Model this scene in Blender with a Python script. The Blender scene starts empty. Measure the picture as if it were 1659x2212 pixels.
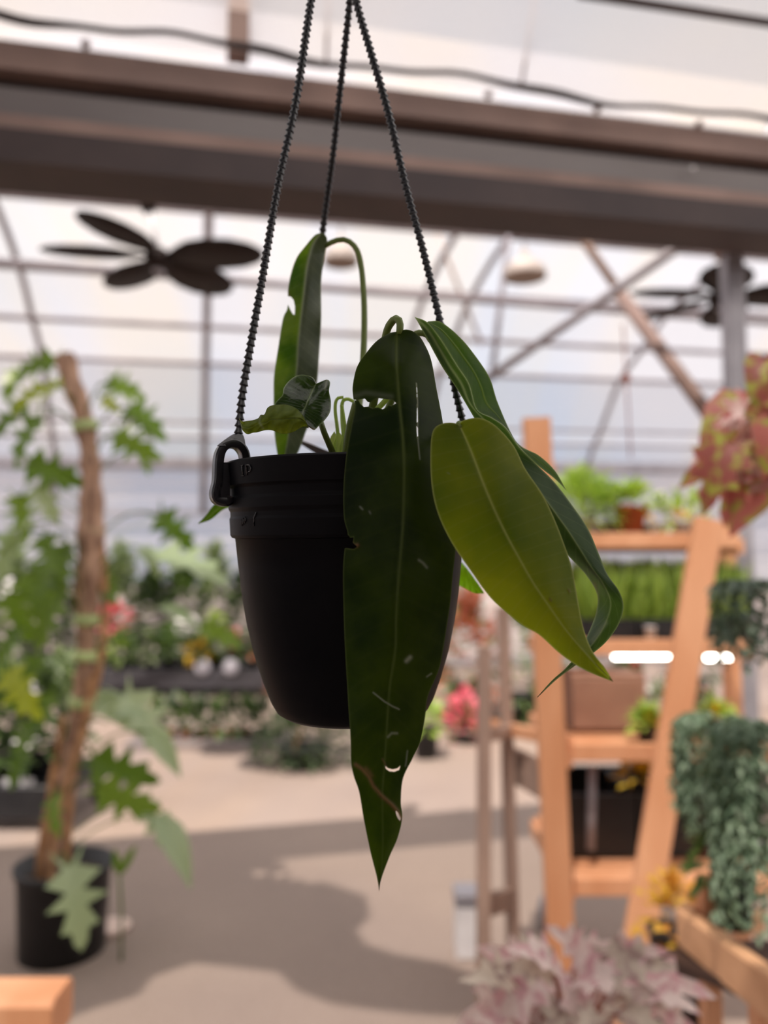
SUN_E, SKY_E, EXPO = 9.2, 0.58, 0.0
import bpy, math, random
from mathutils import Vector, Matrix, Euler
R = random.Random(7)
SC = bpy.context.scene
COL = SC.collection
# ------------------------------------------------------------------ camera frame
F, CX, CY, PITCH, EYE = 1660.0, 829.5, 1106.0, math.radians(4.0), 1.55
ST, CT = math.sin(PITCH), math.cos(PITCH)
def ray(x, y):
    v = (CY - y) / F
    return Vector(((x - CX) / F, CT - v * ST, ST + v * CT))
def P(x, y, Y):
    d = ray(x, y); t = Y / d.y
    return Vector((d.x * t, Y, EYE + d.z * t))
PHI = math.radians(13.3); CS, SN = math.cos(PHI), math.sin(PHI)
def Pd(x, y, d):                      # on a plane parallel to the gutter, d metres away
    r = ray(x, y); t = d / (-r.x * SN + r.y * CS)
    return Vector((r.x * t, r.y * t, EYE + r.z * t))
def S(s, d, z): return Vector((s * CS - d * SN, s * SN + d * CS, z + 0.02 * s))
def sd(p): return (p.x * CS + p.y * SN, -p.x * SN + p.y * CS, p.z - 0.02 * (p.x * CS + p.y * SN))
def Fl(x, y):                         # pixel to floor point
    r = ray(x, y); t = -EYE / r.z
    return Vector((r.x * t, r.y * t, 0))
# ------------------------------------------------------------------ mesh builder
class MB:
    def __init__(s): s.v = []; s.f = []; s.tint = []; s.mi = []; s.attr = {}; s.uv = {}; s.m = 0; s.t = 0.5; s.sm = []; s.smooth = True
    def add(s, vs, fs, smooth=None):
        o = len(s.v); s.v += [tuple(v) for v in vs]; s.tint += [s.t] * len(vs)
        for f in fs: s.f.append([i + o for i in f]); s.mi.append(s.m); s.sm.append(s.smooth if smooth is None else smooth)
        return o
    def beam(s, a, b, w, h, up=(0, 0, 1), bev=0.0):
        a = Vector(a); b = Vector(b); d = (b - a).normalized(); u = Vector(up)
        x = d.cross(u)
        if x.length < 1e-4: x = d.cross(Vector((0, 1, 0)))
        x.normalize(); z = x.cross(d).normalized()
        if bev <= 0: ring = [(-w/2, -h/2), (w/2, -h/2), (w/2, h/2), (-w/2, h/2)]
        else:
            c = bev; ring = [(-w/2+c, -h/2), (w/2-c, -h/2), (w/2, -h/2+c), (w/2, h/2-c), (w/2-c, h/2), (-w/2+c, h/2), (-w/2, h/2-c), (-w/2, -h/2+c)]
        n = len(ring); vs = [p + x * i + z * j for p in (a, b) for i, j in ring]
        fs = [[i, (i+1) % n, n+(i+1) % n, n+i] for i in range(n)] + [list(range(n))[::-1], list(range(n, 2*n))]
        s.add(vs, fs, False); return s
    def box(s, c, sx, sy, sz, rz=0.0):
        c = Vector(c); d = Vector((math.cos(rz), math.sin(rz), 0)) * sx / 2
        return s.beam(c - d, c + d, sy, sz, bev=min(sx, sy, sz) * .06)
    def tube(s, pts, r, n=8, cap=True):
        pts = [Vector(p) for p in pts]; rr = r if isinstance(r, (list, tuple)) else [r] * len(pts)
        vs = []; fs = []; ref = None
        for i, p in enumerate(pts):
            t = (pts[min(i+1, len(pts)-1)] - pts[max(i-1, 0)]).normalized()
            if ref is None: ref = t.orthogonal().normalized()
            ref = (ref - t * ref.dot(t)).normalized(); b = t.cross(ref)
            for k in range(n):
                a = 2 * math.pi * k / n; vs.append(p + (ref * math.cos(a) + b * math.sin(a)) * rr[i])
        for i in range(len(pts) - 1):
            for k in range(n): fs.append([i*n+k, i*n+(k+1) % n, (i+1)*n+(k+1) % n, (i+1)*n+k])
        if cap: fs += [list(range(n))[::-1], [(len(pts)-1)*n+k for k in range(n)]]
        s.add(vs, fs); return s
    def lathe(s, prof, n=48, M=None, closed=False):
        vs = []; fs = []
        for r, z in prof:
            for k in range(n):
                a = 2 * math.pi * k / n; p = Vector((r * math.cos(a), r * math.sin(a), z)); vs.append(M @ p if M else p)
        m = len(prof)
        for i in range(m - 1):
            for k in range(n): fs.append([i*n+k, i*n+(k+1) % n, (i+1)*n+(k+1) % n, (i+1)*n+k])
        if closed:
            for k in range(n): fs.append([(m-1)*n+k, (m-1)*n+(k+1) % n, (k+1) % n, k])
        s.add(vs, fs); return s
    def ball(s, c, rx, ry=None, rz=None, n=14, m=8):
        ry = ry or rx; rz = rz or rx; c = Vector(c); vs = []; fs = []
        for i in range(m + 1):
            th = math.pi * i / m
            for k in range(n):
                a = 2*math.pi*k/n; vs.append(c + Vector((rx*math.sin(th)*math.cos(a), ry*math.sin(th)*math.sin(a), rz*math.cos(th))))
        for i in range(m):
            for k in range(n): fs.append([i*n+k, (i+1)*n+k, (i+1)*n+(k+1) % n, i*n+(k+1) % n])
        s.add(vs, fs); return s
    def leaf(s, base, d, up, L, W, bend=0.3, kind='ovate', fold=0.15):
        """a leaf blade from base along d, face turned to up, drooping by bend"""
        base = Vector(base); d = Vector(d).normalized(); up = Vector(up)
        x = d.cross(up)
        if x.length < 1e-3: x = d.cross(Vector((.3, .9, .1)))
        x.normalize(); z = x.cross(d).normalized()
        st = SHAPES[kind]; vs = []; fs = []
        def pt(t, w):
            tb = max(t, 0); zz = -bend * tb * tb * L + fold * abs(w) * W
            return base + d * (t * L * (1 - .25 * bend * tb)) + x * (w * W) + z * zz
        for tm, te, w in st:
            vs += [pt(te, -w), pt((tm * 2 + te) / 3, -w * .5), pt(tm, 0), pt((tm * 2 + te) / 3, w * .5), pt(te, w)]
        for i in range(len(st) - 1):
            for k in range(4): fs.append([i*5+k, i*5+k+1, (i+1)*5+k+1, (i+1)*5+k])
        s.add(vs, fs); return s
    def build(s, name, mat, parent=None, loc=None):
        me = bpy.data.meshes.new(name)
        off = Vector(loc) if loc is not None else Vector((0, 0, 0))
        me.from_pydata([tuple(Vector(v) - off) for v in s.v], [], s.f); me.validate(clean_customdata=False)
        o = bpy.data.objects.new(name, me); COL.objects.link(o)
        for m in (mat if isinstance(mat, (list, tuple)) else [mat]): me.materials.append(m)
        if len(me.polygons) == len(s.f):
            me.polygons.foreach_set('material_index', s.mi); me.polygons.foreach_set('use_smooth', s.sm)
        a = me.attributes.new('tint', 'FLOAT', 'POINT')
        if len(a.data) == len(s.tint): a.data.foreach_set('value', s.tint)
        for k, vals in s.attr.items():
            a = me.attributes.new(k, 'FLOAT', 'POINT'); a.data.foreach_set('value', vals)
        o.location = off
        if parent is not None:
            o.parent = parent; o.location = off - (parent['_w'] if False else WORLD.get(parent.name, Vector((0, 0, 0))))
        WORLD[o.name] = off
        return o
WORLD = {}
SHAPES = {
 'ovate': [(0, 0, .02), (.1, .06, .30), (.3, .28, .5), (.55, .52, .44), (.8, .78, .22), (1, 1, .0)],
 'heart': [(0, 0, .02), (.02, -.16, .30), (.12, -.05, .52), (.4, .3, .5), (.7, .65, .28), (1, 1, .0)],
 'narrow': [(0, 0, .04), (.2, .2, .4), (.5, .5, .5), (.8, .8, .3), (1, 1, .0)],
 'round': [(0, 0, .05), (.1, .02, .35), (.4, .35, .52), (.7, .72, .42), (.95, .95, .15), (1, 1, 0.)],
 'maple': [(0, 0, .02), (.05, -.12, .35), (.18, .1, .25), (.25, .28, .55), (.38, .38, .26), (.5, .62, .42), (.6, .62, .16), (.8, .82, .14), (1, 1, 0.)],
 'lobed': [(0, 0, .02), (.06, -.22, .32), (.2, .02, .13), (.28, .16, .5), (.36, .3, .14), (.45, .45, .55), (.55, .5, .16), (.68, .74, .34), (.75, .76, .15), (.9, .9, .12), (1, 1, 0.)],
 'star': [(0, 0, .04), (.08, -.08, .45), (.2, .14, .26), (.32, .42, .55), (.45, .44, .22), (.6, .72, .32), (.72, .74, .14), (1, 1, 0.)],
}
def tag(o, label, cat, group=None, kind=None):
    if label: o['label'] = label
    if cat: o['category'] = cat
    if group: o['group'] = group
    if kind: o['kind'] = kind
    return o
def struct(o, label=None):
    o['kind'] = 'structure'
    if label: o['label'] = label
    return o
def thing(name, loc, label, cat, group=None):
    o = bpy.data.objects.new(name, None); COL.objects.link(o); o.location = Vector(loc); o.empty_display_size = .05
    WORLD[o.name] = Vector(loc); return tag(o, label, cat, group)
def copy_tree(o, parent=None):
    c = o.copy(); COL.objects.link(c)
    if parent is not None: c.parent = parent
    WORLD[c.name] = WORLD.get(o.name, Vector((0, 0, 0)))
    for ch in list(o.children): copy_tree(ch, c)
    return c
# ------------------------------------------------------------------ materials
def srgb(r, g, b):
    f = lambda c: (c/255/12.92 if c/255 <= .04045 else ((c/255+.055)/1.055)**2.4)
    return (f(r), f(g), f(b), 1)
def newmat(name):
    m = bpy.data.materials.new(name); m.use_nodes = True; nt = m.node_tree; nt.nodes.clear()
    out = nt.nodes.new('ShaderNodeOutputMaterial'); return m, nt, out
def N(nt, t, **kw):
    n = nt.nodes.new(t)
    for k, v in kw.items():
        if k.startswith('i_'): n.inputs[k[2:].replace('_', ' ')].default_value = v
        else: setattr(n, k, v)
    return n
def mixc(nt, fac, a, b, mode='MIX'):
    n = nt.nodes.new('ShaderNodeMix'); n.data_type = 'RGBA'; n.blend_type = mode
    for sock, v in ((n.inputs[0], fac), (n.inputs[6], a), (n.inputs[7], b)):
        if isinstance(v, bpy.types.NodeSocket): nt.links.new(v, sock)
        elif v is not None: sock.default_value = v
    return n.outputs[2]
def maprange(nt, v, a, b, c=0., d=1.):
    n = N(nt, 'ShaderNodeMapRange'); nt.links.new(v, n.inputs[0])
    for i, q in zip((1, 2, 3, 4), (a, b, c, d)): n.inputs[i].default_value = q
    return n.outputs[0]
def noise(nt, scale, detail=3, stretch=None, obj=True):
    tc = N(nt, 'ShaderNodeTexCoord'); mp = N(nt, 'ShaderNodeMapping')
    if stretch: mp.inputs['Scale'].default_value = stretch
    nt.links.new(tc.outputs['Object'], mp.inputs[0])
    n = N(nt, 'ShaderNodeTexNoise'); n.inputs['Scale'].default_value = scale; n.inputs['Detail'].default_value = detail
    nt.links.new(mp.outputs[0], n.inputs['Vector']); return n.outputs[0]
def plain(name, col, rough=.6, col2=None, ns=6, stretch=None, bump=0., metal=0., spec=.5, detail=3):
    m, nt, out = newmat(name); b = N(nt, 'ShaderNodeBsdfPrincipled'); b.inputs['Roughness'].default_value = rough
    b.inputs['Metallic'].default_value = metal; b.inputs['Specular IOR Level'].default_value = spec
    nz = noise(nt, ns, detail, stretch)
    c2 = col2 or tuple(min(1, c * .75) for c in col[:3]) + (1,)
    nt.links.new(mixc(nt, maprange(nt, nz, .35, .65), col, c2), b.inputs['Base Color'])
    if bump:
        bp = N(nt, 'ShaderNodeBump'); bp.inputs['Strength'].default_value = bump; bp.inputs['Distance'].default_value = .01
        nt.links.new(nz, bp.inputs['Height']); nt.links.new(bp.outputs[0], b.inputs['Normal'])
    nt.links.new(b.outputs[0], out.inputs[0]); return m
def foliage_mat(name, c1, c2, trans=.35, rough=.4, tcol=None, mid=None):
    """leaf colours run from c1 to c2 with each leaf's own tint"""
    m, nt, out = newmat(name); at = N(nt, 'ShaderNodeAttribute', attribute_name='tint')
    c = mixc(nt, at.outputs['Fac'], c1, c2)
    if mid: c = mixc(nt, maprange(nt, noise(nt, 45, 2), .48, .6), c, mid)
    b = N(nt, 'ShaderNodeBsdfPrincipled'); b.inputs['Roughness'].default_value = rough; nt.links.new(c, b.inputs['Base Color'])
    t = N(nt, 'ShaderNodeBsdfTranslucent'); nt.links.new(mixc(nt, 1., c, tcol or (1.25, 1.3, .6, 1), 'MULTIPLY'), t.inputs[0])
    mx = N(nt, 'ShaderNodeMixShader'); mx.inputs[0].default_value = trans
    nt.links.new(b.outputs[0], mx.inputs[1]); nt.links.new(t.outputs[0], mx.inputs[2]); nt.links.new(mx.outputs[0], out.inputs[0]); return m
def glazing(name, col, colb, tfac=.7, ns=.5, stretch=(1, 1, 1), dfac=.3):
    m, nt, out = newmat(name); nz = noise(nt, ns, 2, stretch); c = mixc(nt, maprange(nt, nz, .4, .62), col, colb)
    tr = N(nt, 'ShaderNodeBsdfTransparent'); tl = N(nt, 'ShaderNodeBsdfTranslucent'); df = N(nt, 'ShaderNodeBsdfDiffuse')
    for q in (tr, tl, df): nt.links.new(c, q.inputs[0])
    m1 = N(nt, 'ShaderNodeMixShader'); m1.inputs[0].default_value = dfac; nt.links.new(tl.outputs[0], m1.inputs[1]); nt.links.new(df.outputs[0], m1.inputs[2])
    m2 = N(nt, 'ShaderNodeMixShader'); m2.inputs[0].default_value = tfac; nt.links.new(m1.outputs[0], m2.inputs[1]); nt.links.new(tr.outputs[0], m2.inputs[2])
    nt.links.new(m2.outputs[0], out.inputs[0]); return m
def blade_mat(name, dark, light, tdark, tlight, rib=(.35, .42, .1, 1), trans=.45, rough=.38, ns=25, spec=.07):
    m, nt, out = newmat(name)
    uv = N(nt, 'ShaderNodeAttribute', attribute_name='lu'); vv = N(nt, 'ShaderNodeAttribute', attribute_name='lv')
    nz = noise(nt, ns, 4); nf = maprange(nt, nz, .38, .66)
    # fine side veins running out from the midrib
    ab = N(nt, 'ShaderNodeMath', operation='ABSOLUTE'); nt.links.new(uv.outputs['Fac'], ab.inputs[0])
    m1 = N(nt, 'ShaderNodeMath', operation='MULTIPLY_ADD'); nt.links.new(ab.outputs[0], m1.inputs[0]); m1.inputs[1].default_value = -.06; nt.links.new(vv.outputs['Fac'], m1.inputs[2])
    m2 = N(nt, 'ShaderNodeMath', operation='MULTIPLY_ADD'); nt.links.new(m1.outputs[0], m2.inputs[0]); m2.inputs[1].default_value = 150.; nt.links.new(nz, m2.inputs[2])
    sn = N(nt, 'ShaderNodeMath', operation='SINE'); nt.links.new(m2.outputs[0], sn.inputs[0])
    vein = maprange(nt, sn.outputs[0], .82, 1.)
    def coloured(a, b, k):
        c = mixc(nt, nf, a, b)
        vm = N(nt, 'ShaderNodeMath', operation='MULTIPLY'); nt.links.new(vein, vm.inputs[0]); vm.inputs[1].default_value = .05
        c = mixc(nt, vm.outputs[0], c, rib)
        for nm, cc, f in (('rib', rib, .75), ('edge', rib, .75), ('scar', (.16, .085, .04, 1), .9), ('scratch', (.40, .42, .34, 1), .85)):
            at = N(nt, 'ShaderNodeAttribute', attribute_name=nm); mm = N(nt, 'ShaderNodeMath', operation='MULTIPLY')
            nt.links.new(at.outputs['Fac'], mm.inputs[0]); mm.inputs[1].default_value = f * k; c = mixc(nt, mm.outputs[0], c, cc)
        return c
    b = N(nt, 'ShaderNodeBsdfPrincipled'); b.inputs['Roughness'].default_value = rough; b.inputs['Specular IOR Level'].default_value = spec; nt.links.new(coloured(dark, light, 1.), b.inputs['Base Color'])
    t = N(nt, 'ShaderNodeBsdfTranslucent'); nt.links.new(coloured(tdark, tlight, .8), t.inputs[0])
    rb = N(nt, 'ShaderNodeAttribute', attribute_name='rib'); ad = N(nt, 'ShaderNodeMath', operation='MULTIPLY_ADD')
    nt.links.new(rb.outputs['Fac'], ad.inputs[0]); ad.inputs[1].default_value = -1.2
    vb = N(nt, 'ShaderNodeMath', operation='MULTIPLY_ADD'); nt.links.new(vein, vb.inputs[0]); vb.inputs[1].default_value = -.05; nt.links.new(nz, vb.inputs[2]); nt.links.new(vb.outputs[0], ad.inputs[2])
    bp = N(nt, 'ShaderNodeBump'); bp.inputs['Strength'].default_value = .5; bp.inputs['Distance'].default_value = .0012
    nt.links.new(ad.outputs[0], bp.inputs['Height']); nt.links.new(bp.outputs[0], b.inputs['Normal'])
    mx = N(nt, 'ShaderNodeMixShader'); mx.inputs[0].default_value = trans
    nt.links.new(b.outputs[0], mx.inputs[1]); nt.links.new(t.outputs[0], mx.inputs[2]); nt.links.new(mx.outputs[0], out.inputs[0]); return m

M_WOOD = plain('fresh_cedar', srgb(226, 170, 132), .65, srgb(206, 144, 104), 5, (1, 1, .25), .1)
M_WOODP = plain('pale_board', srgb(222, 172, 132), .7, srgb(196, 146, 108), 6, (.6, .6, 2), .1)
M_GREYW = plain('weathered_wood', srgb(168, 142, 128), .8, srgb(134, 112, 102), 5, (1, 1, .3), .1)
M_STEEL = plain('galvanised_steel', srgb(172, 170, 178), .5, srgb(140, 138, 146), 4, None, 0, .3)
M_TUBE = plain('roof_tube', srgb(150, 144, 150), .55, srgb(130, 124, 130), 3)
M_GUT1 = plain('dark_painted_beam', srgb(66, 54, 54), .7, srgb(54, 44, 46), 3)
M_GUT2 = plain('grey_channel', srgb(116, 110, 110), .5, srgb(98, 90, 90), 2, (.3, .3, 1))
M_GUT3 = plain('dusty_plank', srgb(150, 126, 118), .8, srgb(124, 104, 98), 2)
M_BLACK = plain('black_plastic', (.012, .012, .014, 1), .45, (.02, .02, .022, 1), 8)
M_POT = plain('black_pot_plastic', (.003, .003, .0045, 1), .45, (.006, .0055, .007, 1), 14, None, .03, 0, .06, 5)
M_CHAIN = plain('black_hanger_plastic', (.003, .003, .006, 1), .28, (.005, .005, .010, 1), 30)
M_SOIL = plain('potting_soil', (.05, .03, .02, 1), .95, (.12, .08, .05, 1), 60, None, .5)
M_FAN = plain('fan_brown', srgb(40, 30, 28), .7, None, 6, None, 0, 0, .2)
M_SHADEW = plain('lamp_enamel', srgb(196, 184, 176), .6)
M_WHITE = plain('white_plastic', srgb(226, 224, 226), .5, srgb(205, 203, 206))
M_TERRA = plain('terracotta', srgb(190, 96, 52), .8, srgb(160, 76, 40), 10)
M_CARD = plain('brown_carton', srgb(160, 120, 100), .85, srgb(140, 102, 84), 6)
M_BARK = plain('fibre_bark', srgb(196, 160, 136), .9, srgb(128, 98, 82), 30, (1, 1, .35), .8)
M_VINE = plain('vine_stem', srgb(206, 160, 116), .7, srgb(150, 108, 76), 12)
M_TIE = plain('green_tie', srgb(196, 214, 150), .6)
# ------------------------------------------------------------------ greenhouse shell
PROF = [(y, d) for y, d in ((985, 11.0), (935, 10.8), (900, 10.6), (765, 10.0), (680, 9.4), (570, 8.7), (412, 7.5))]
far = []
for y, d in PROF:
    s, dd, z = sd(Pd(0, y, d)); far.append((d, z))
arch = far + [(5.6, far[-1][1] + .02), (4.3, 4.75), (3.5, 4.0), (3.15, 3.55)]
M_GLAZE = glazing('polycarbonate', (.90, .91, .97, 1), (.97, .92, .87, 1), .62, 1.1, (1, .12, .12))
M_GLAZEN = glazing('polycarbonate_near', (.97, .96, .98, 1), (1, .98, .95, 1), .34, .7, (1, 1, 1), .05)
M_GLAZE2 = glazing('polycarbonate_wall', (.93, .9, .93, 1), (.98, .95, .95, 1), .5, .8)
def sheet(name, prof, s0, s1, mat, n=1):
    mb = MB(); vs = []; fs = []
    for s in (s0, s1):
        vs += [S(s, d, z) for d, z in prof]
    k = len(prof); fs = [[i, i+1, k+i+1, k+i] for i in range(k-1)]; mb.add(vs, fs, False)
    return mb.build(name, mat)
struct(sheet('ceiling_far_vault', arch, -16, 20, M_GLAZE), 'pale translucent vaulted roof sheets beyond the gutter beam')
near = [(3.05, 3.62), (2.7, 4.3), (1.9, 5.0), (.4, 5.5), (-2, 5.5), (-4, 4.6), (-5, 3.4)]
struct(sheet('ceiling_near_vault', near, -16, 20, M_GLAZEN), 'bright white translucent roof sheets above the gutter beam')
# lower back wall: horizontally ribbed sheet
z0 = far[0][1]; rib = [(11.06, z0 - .16)]
z = z0 - .2
while z > 1.0:
    rib += [(11.06, z), (11.10, z - .05), (11.10, z - .10), (11.06, z - .15)]; z -= .2
rib += [(11.06, 0)]
struct(sheet('wall_back', rib, -16, 20, M_GLAZE2), 'white ribbed translucent side wall below the roof rail')
struct(sheet('wall_unseen_behind', [(-5.0, 0), (-5.0, 3.4)], -16, 20, plain('dark_unseen_wall', srgb(70, 60, 54), .9)))  # unseen dark wall added to dim surfaces facing the camera
# floor
m, nt, out = newmat('worn_concrete')
b = N(nt, 'ShaderNodeBsdfPrincipled'); b.inputs['Roughness'].default_value = .85
c = mixc(nt, maprange(nt, noise(nt, .8, 5), .35, .65), srgb(146, 130, 121), srgb(158, 141, 130))
c = mixc(nt, maprange(nt, noise(nt, 60, 2), .55, .8), c, srgb(124, 108, 98))
nt.links.new(c, b.inputs['Base Color']); nt.links.new(b.outputs[0], out.inputs[0])
mb = MB(); mb.add([(-40, -20, 0), (40, -20, 0), (40, 60, 0), (-40, 60, 0)], [[0, 1, 2, 3]], False)
struct(mb.build('floor', m), 'pinkish grey concrete floor with sun patches')
# rails, purlins, hoops
def bar(name, s0, s1, d, z, r, mat=M_TUBE, sq=None, label=None):
    mb = MB()
    if sq: mb.beam(S(s0, d, z), S(s1, d, z), sq[0], sq[1])
    else: mb.tube([S(s0, d, z), S(s1, d, z)], r, 10)
    return struct(mb.build(name, mat), label)
bar('trim_1', -16, 20, 11.0, z0 - .08, 0, M_STEEL, (.12, .17), 'grey horizontal rail along the foot of the vaulted roof')
bar('trim_2', -16, 20, 11.0, 2.28, 0, M_STEEL, (.06, .05), 'thin dark rail across the lower back wall')
for i, (d, z) in enumerate(far[1:]):
    bar('beam_purlin', -16, 20, d - .04, z - .03, (.025, .025, .034, .036, .04, .05)[i])
def hoop(x, y, d, r=.036, name='beam_hoop', dmin=5.0):
    s = sd(Pd(x, y, d))[0]; pts = [S(s, dd - .09, zz - .06) for dd, zz in arch if dd > dmin]
    q = []
    for i in range(len(pts) - 1):
        for k in range(4):
            t = k / 4; p0 = pts[max(i-1, 0)]; p1 = pts[i]; p2 = pts[i+1]; p3 = pts[min(i+2, len(pts)-1)]
            q.append(.5 * ((2*p1) + (p2-p0)*t + (2*p0-5*p1+4*p2-p3)*t*t + (3*p1-p0-3*p2+p3)*t**3))
    q.append(pts[-1]); q.insert(0, S(s, 10.95, 2.28) )
    return struct(MB().tube(q, r, 8).build(name, M_TUBE))
for x, y, d in ((95, 765, 10), (445, 765, 10), (857, 765, 10), (945, 765, 10), (1330, 750, 10), (1720, 750, 10), (-330, 765, 10)): hoop(x, y, d, .05 if x == 445 else .036, dmin=5.7 if x > 1200 else 5.0)
def strut(name, a, b, d, r, mat=M_TUBE, d2=None, sq=None, label=None):
    mb = MB(); A, B = Pd(a[0], a[1], d), Pd(b[0], b[1], d2 or d)
    mb.beam(A, B, sq[0], sq[1]) if sq else mb.tube([A, B], r, 10)
    return struct(mb.build(name, mat), label)
strut('beam_hanger', (1108, 430), (1062, 815), 7.2, .03)
strut('beam_brace', (930, 470), (1040, 745), 8.0, .02, M_GREYW)
strut('beam_chord', (-60, 561), (1700, 700), 5.6, .03)
strut('beam_brace', (1500, 510), (1050, 820), 3.55, .028, M_TUBE, 4.6, None, 'slanting brown roof brace rising to the steel post')
strut('beam_brace', (1205, 440), (1345, 640), 4.6, .03, M_GREYW)
strut('beam_brace', (1335, 630), (1560, 935), 4.2, .042, M_GUT3, 3.6, None, 'pale pinkish brace falling behind the red begonia')
strut('beam_brace', (1700, 370), (1480, 525), 3.3, .05, M_STEEL)
strut('beam_brace', (1700, 190), (1610, 430), 3.2, .03, M_STEEL)
# gutter beam, four stacked layers
def layer(name, ya, yb, d, th, mat, label, s0=-8, s1=None):
    sa, _, za = sd(Pd(0, ya, d)); _, _, zb = sd(Pd(0, yb, d))
    mb = MB(); s1 = s1 or 16
    mb.beam(S(s0, d + th/2, (za+zb)/2), S(s1, d + th/2, (za+zb)/2), th, abs(za - zb))
    return mb
g = bpy.data.objects.new('beam_gutter', None); COL.objects.link(g); struct(g, 'long dark gutter beam crossing the whole roof'); WORLD[g.name] = Vector((0, 0, 0))
layer('a', 345, 272, 2.95, .26, M_GUT1, '').build('lower_beam', M_GUT1, g)
layer('b', 276, 243, 2.99, .2, M_GUT3, '').build('highlight_lip', M_GUT3, g)  # highlight line along the beam put in as a paler pinkish lip
layer('c', 247, 186, 3.02, .16, M_GUT2, '').build('channel', M_GUT2, g)
layer('d', 190, 141, 3.07, .14, M_GUT1, '').build('recess', M_GUT1, g)
layer('e', 145, 84, 2.98, .18, M_GUT3, '').build('dusty_plank', M_GUT3, g)
for x, y in ((185, 96), (1055, 205), (1290, 236), (1510, 268)):
    MB().ball(Pd(x, y, 2.97), .018, .02, .016).build('bolt', M_GUT3, g)
MB().ball(Pd(1496, 364, 2.98), .012).build('bolt', M_WHITE, g)
# upright above gutter, cable, near purlin
strut('beam_upright', (517, -200), (514, 125), 3.02, 0, M_GUT3, None, (.085, .085), 'dusty upright between the gutter and the bright roof')
c = []
for i in range(60):
    x = -80 + i * 31; y = 28 + x * .143 + 9 * math.sin(x * .0105 + .4) + 3 * math.sin(x * .03)
    c.append(Pd(x, y, 2.88))
rr = [.011 + .006 * max(0, math.sin(i * .33 + .6)) for i in range(60)]
tag(MB().tube(c, rr, 8).build('sagging_cable', M_GUT1), 'dark sagging cable strapped above the gutter beam', 'cable')
strut('beam_purlin', (1250, -14), (1760, 64), 2.6, .018, M_GUT1)
strut('beam_glazing_bar', (712, -100), (704, 140), 3.0, .006, M_GUT3)
strut('beam_glazing_bar', (1170, -100), (1125, 190), 3.0, .006, M_GUT3)
strut('beam_rail', (-60, 93), (1760, 305), 3.06, .012, M_WHITE)
# steel post on the right
pt = Pd(1578, 500, 3.35); pb = Pd(1578, 700, 3.35); px_, py_ = (pb.x), (pb.y)
o = bpy.data.objects.new('column_post', None); COL.objects.link(o); struct(o, 'grey galvanised square post under the right end of the gutter'); WORLD[o.name] = Vector((0, 0, 0))
MB().beam((pt.x, pt.y, 0), (pt.x, pt.y, pt.z + .5), .095, .095, (0, 1, 0), .008).build('shaft', M_STEEL, o)
MB().beam((pt.x, pt.y, pt.z - .13), (pt.x, pt.y, pt.z + .08), .13, .13, (0, 1, 0), .01).build('bracket', M_GUT3, o)
# knee plate under gutter near post
mb = MB(); A = Pd(1455, 470, 3.1); B = Pd(1660, 500, 3.1); mb.beam(A, B, .1, .1); struct(mb.build('beam_knee', M_GUT1))
# ------------------------------------------------------------------ the hanging plant
def cr2(pts, n):
    """Catmull-Rom through 2D/3D points, resampled to n points of equal arc length"""
    pts = [Vector(p) for p in pts]; q = []
    for i in range(len(pts) - 1):
        p1, p2 = pts[i], pts[i+1]; p0 = pts[i-1] if i else p1 * 2 - p2; p3 = pts[i+2] if i + 2 < len(pts) else p2 * 2 - p1
        for k in range(16):
            t = k / 16; q.append(.5 * ((2*p1) + (p2-p0)*t + (2*p0-5*p1+4*p2-p3)*t*t + (3*p1-p0-3*p2+p3)*t**3))
    q.append(pts[-1]); L = [0]
    for i in range(1, len(q)): L.append(L[-1] + (q[i] - q[i-1]).length)
    res = []; j = 0
    for k in range(n):
        s = L[-1] * k / (n - 1)
        while j < len(L) - 2 and L[j+1] < s: j += 1
        a = (s - L[j]) / max(L[j+1] - L[j], 1e-9); res.append(q[j].lerp(q[j+1], min(max(a, 0), 1)))
    return res
def lin(tbl, t):
    for i in range(len(tbl) - 1):
        if t <= tbl[i+1][0]:
            a = (t - tbl[i][0]) / (tbl[i+1][0] - tbl[i][0]); a = a * a * (3 - 2 * a); return tbl[i][1] * (1-a) + tbl[i+1][1] * a
    return tbl[-1][1]
def inside(p, poly):
    c = False; j = len(poly) - 1
    for i in range(len(poly)):
        a, b = poly[i], poly[j]
        if (a[1] > p[1]) != (b[1] > p[1]) and p[0] < (b[0]-a[0]) * (p[1]-a[1]) / (b[1]-a[1]) + a[0]: c = not c
        j = i
    return c
def nearest(p, line, closed=False):
    best = (1e9, None)
    seg = list(zip(line, line[1:] + line[:1])) if closed else list(zip(line, line[1:]))
    for a, b in seg:
        dx, dy = b[0]-a[0], b[1]-a[1]; t = ((p[0]-a[0])*dx + (p[1]-a[1])*dy) / (dx*dx + dy*dy + 1e-9); t = min(max(t, 0), 1)
        q = (a[0]+dx*t, a[1]+dy*t); d = math.hypot(p[0]-q[0], p[1]-q[1])
        if d < best[0]: best = (d, q)
    return best
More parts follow.
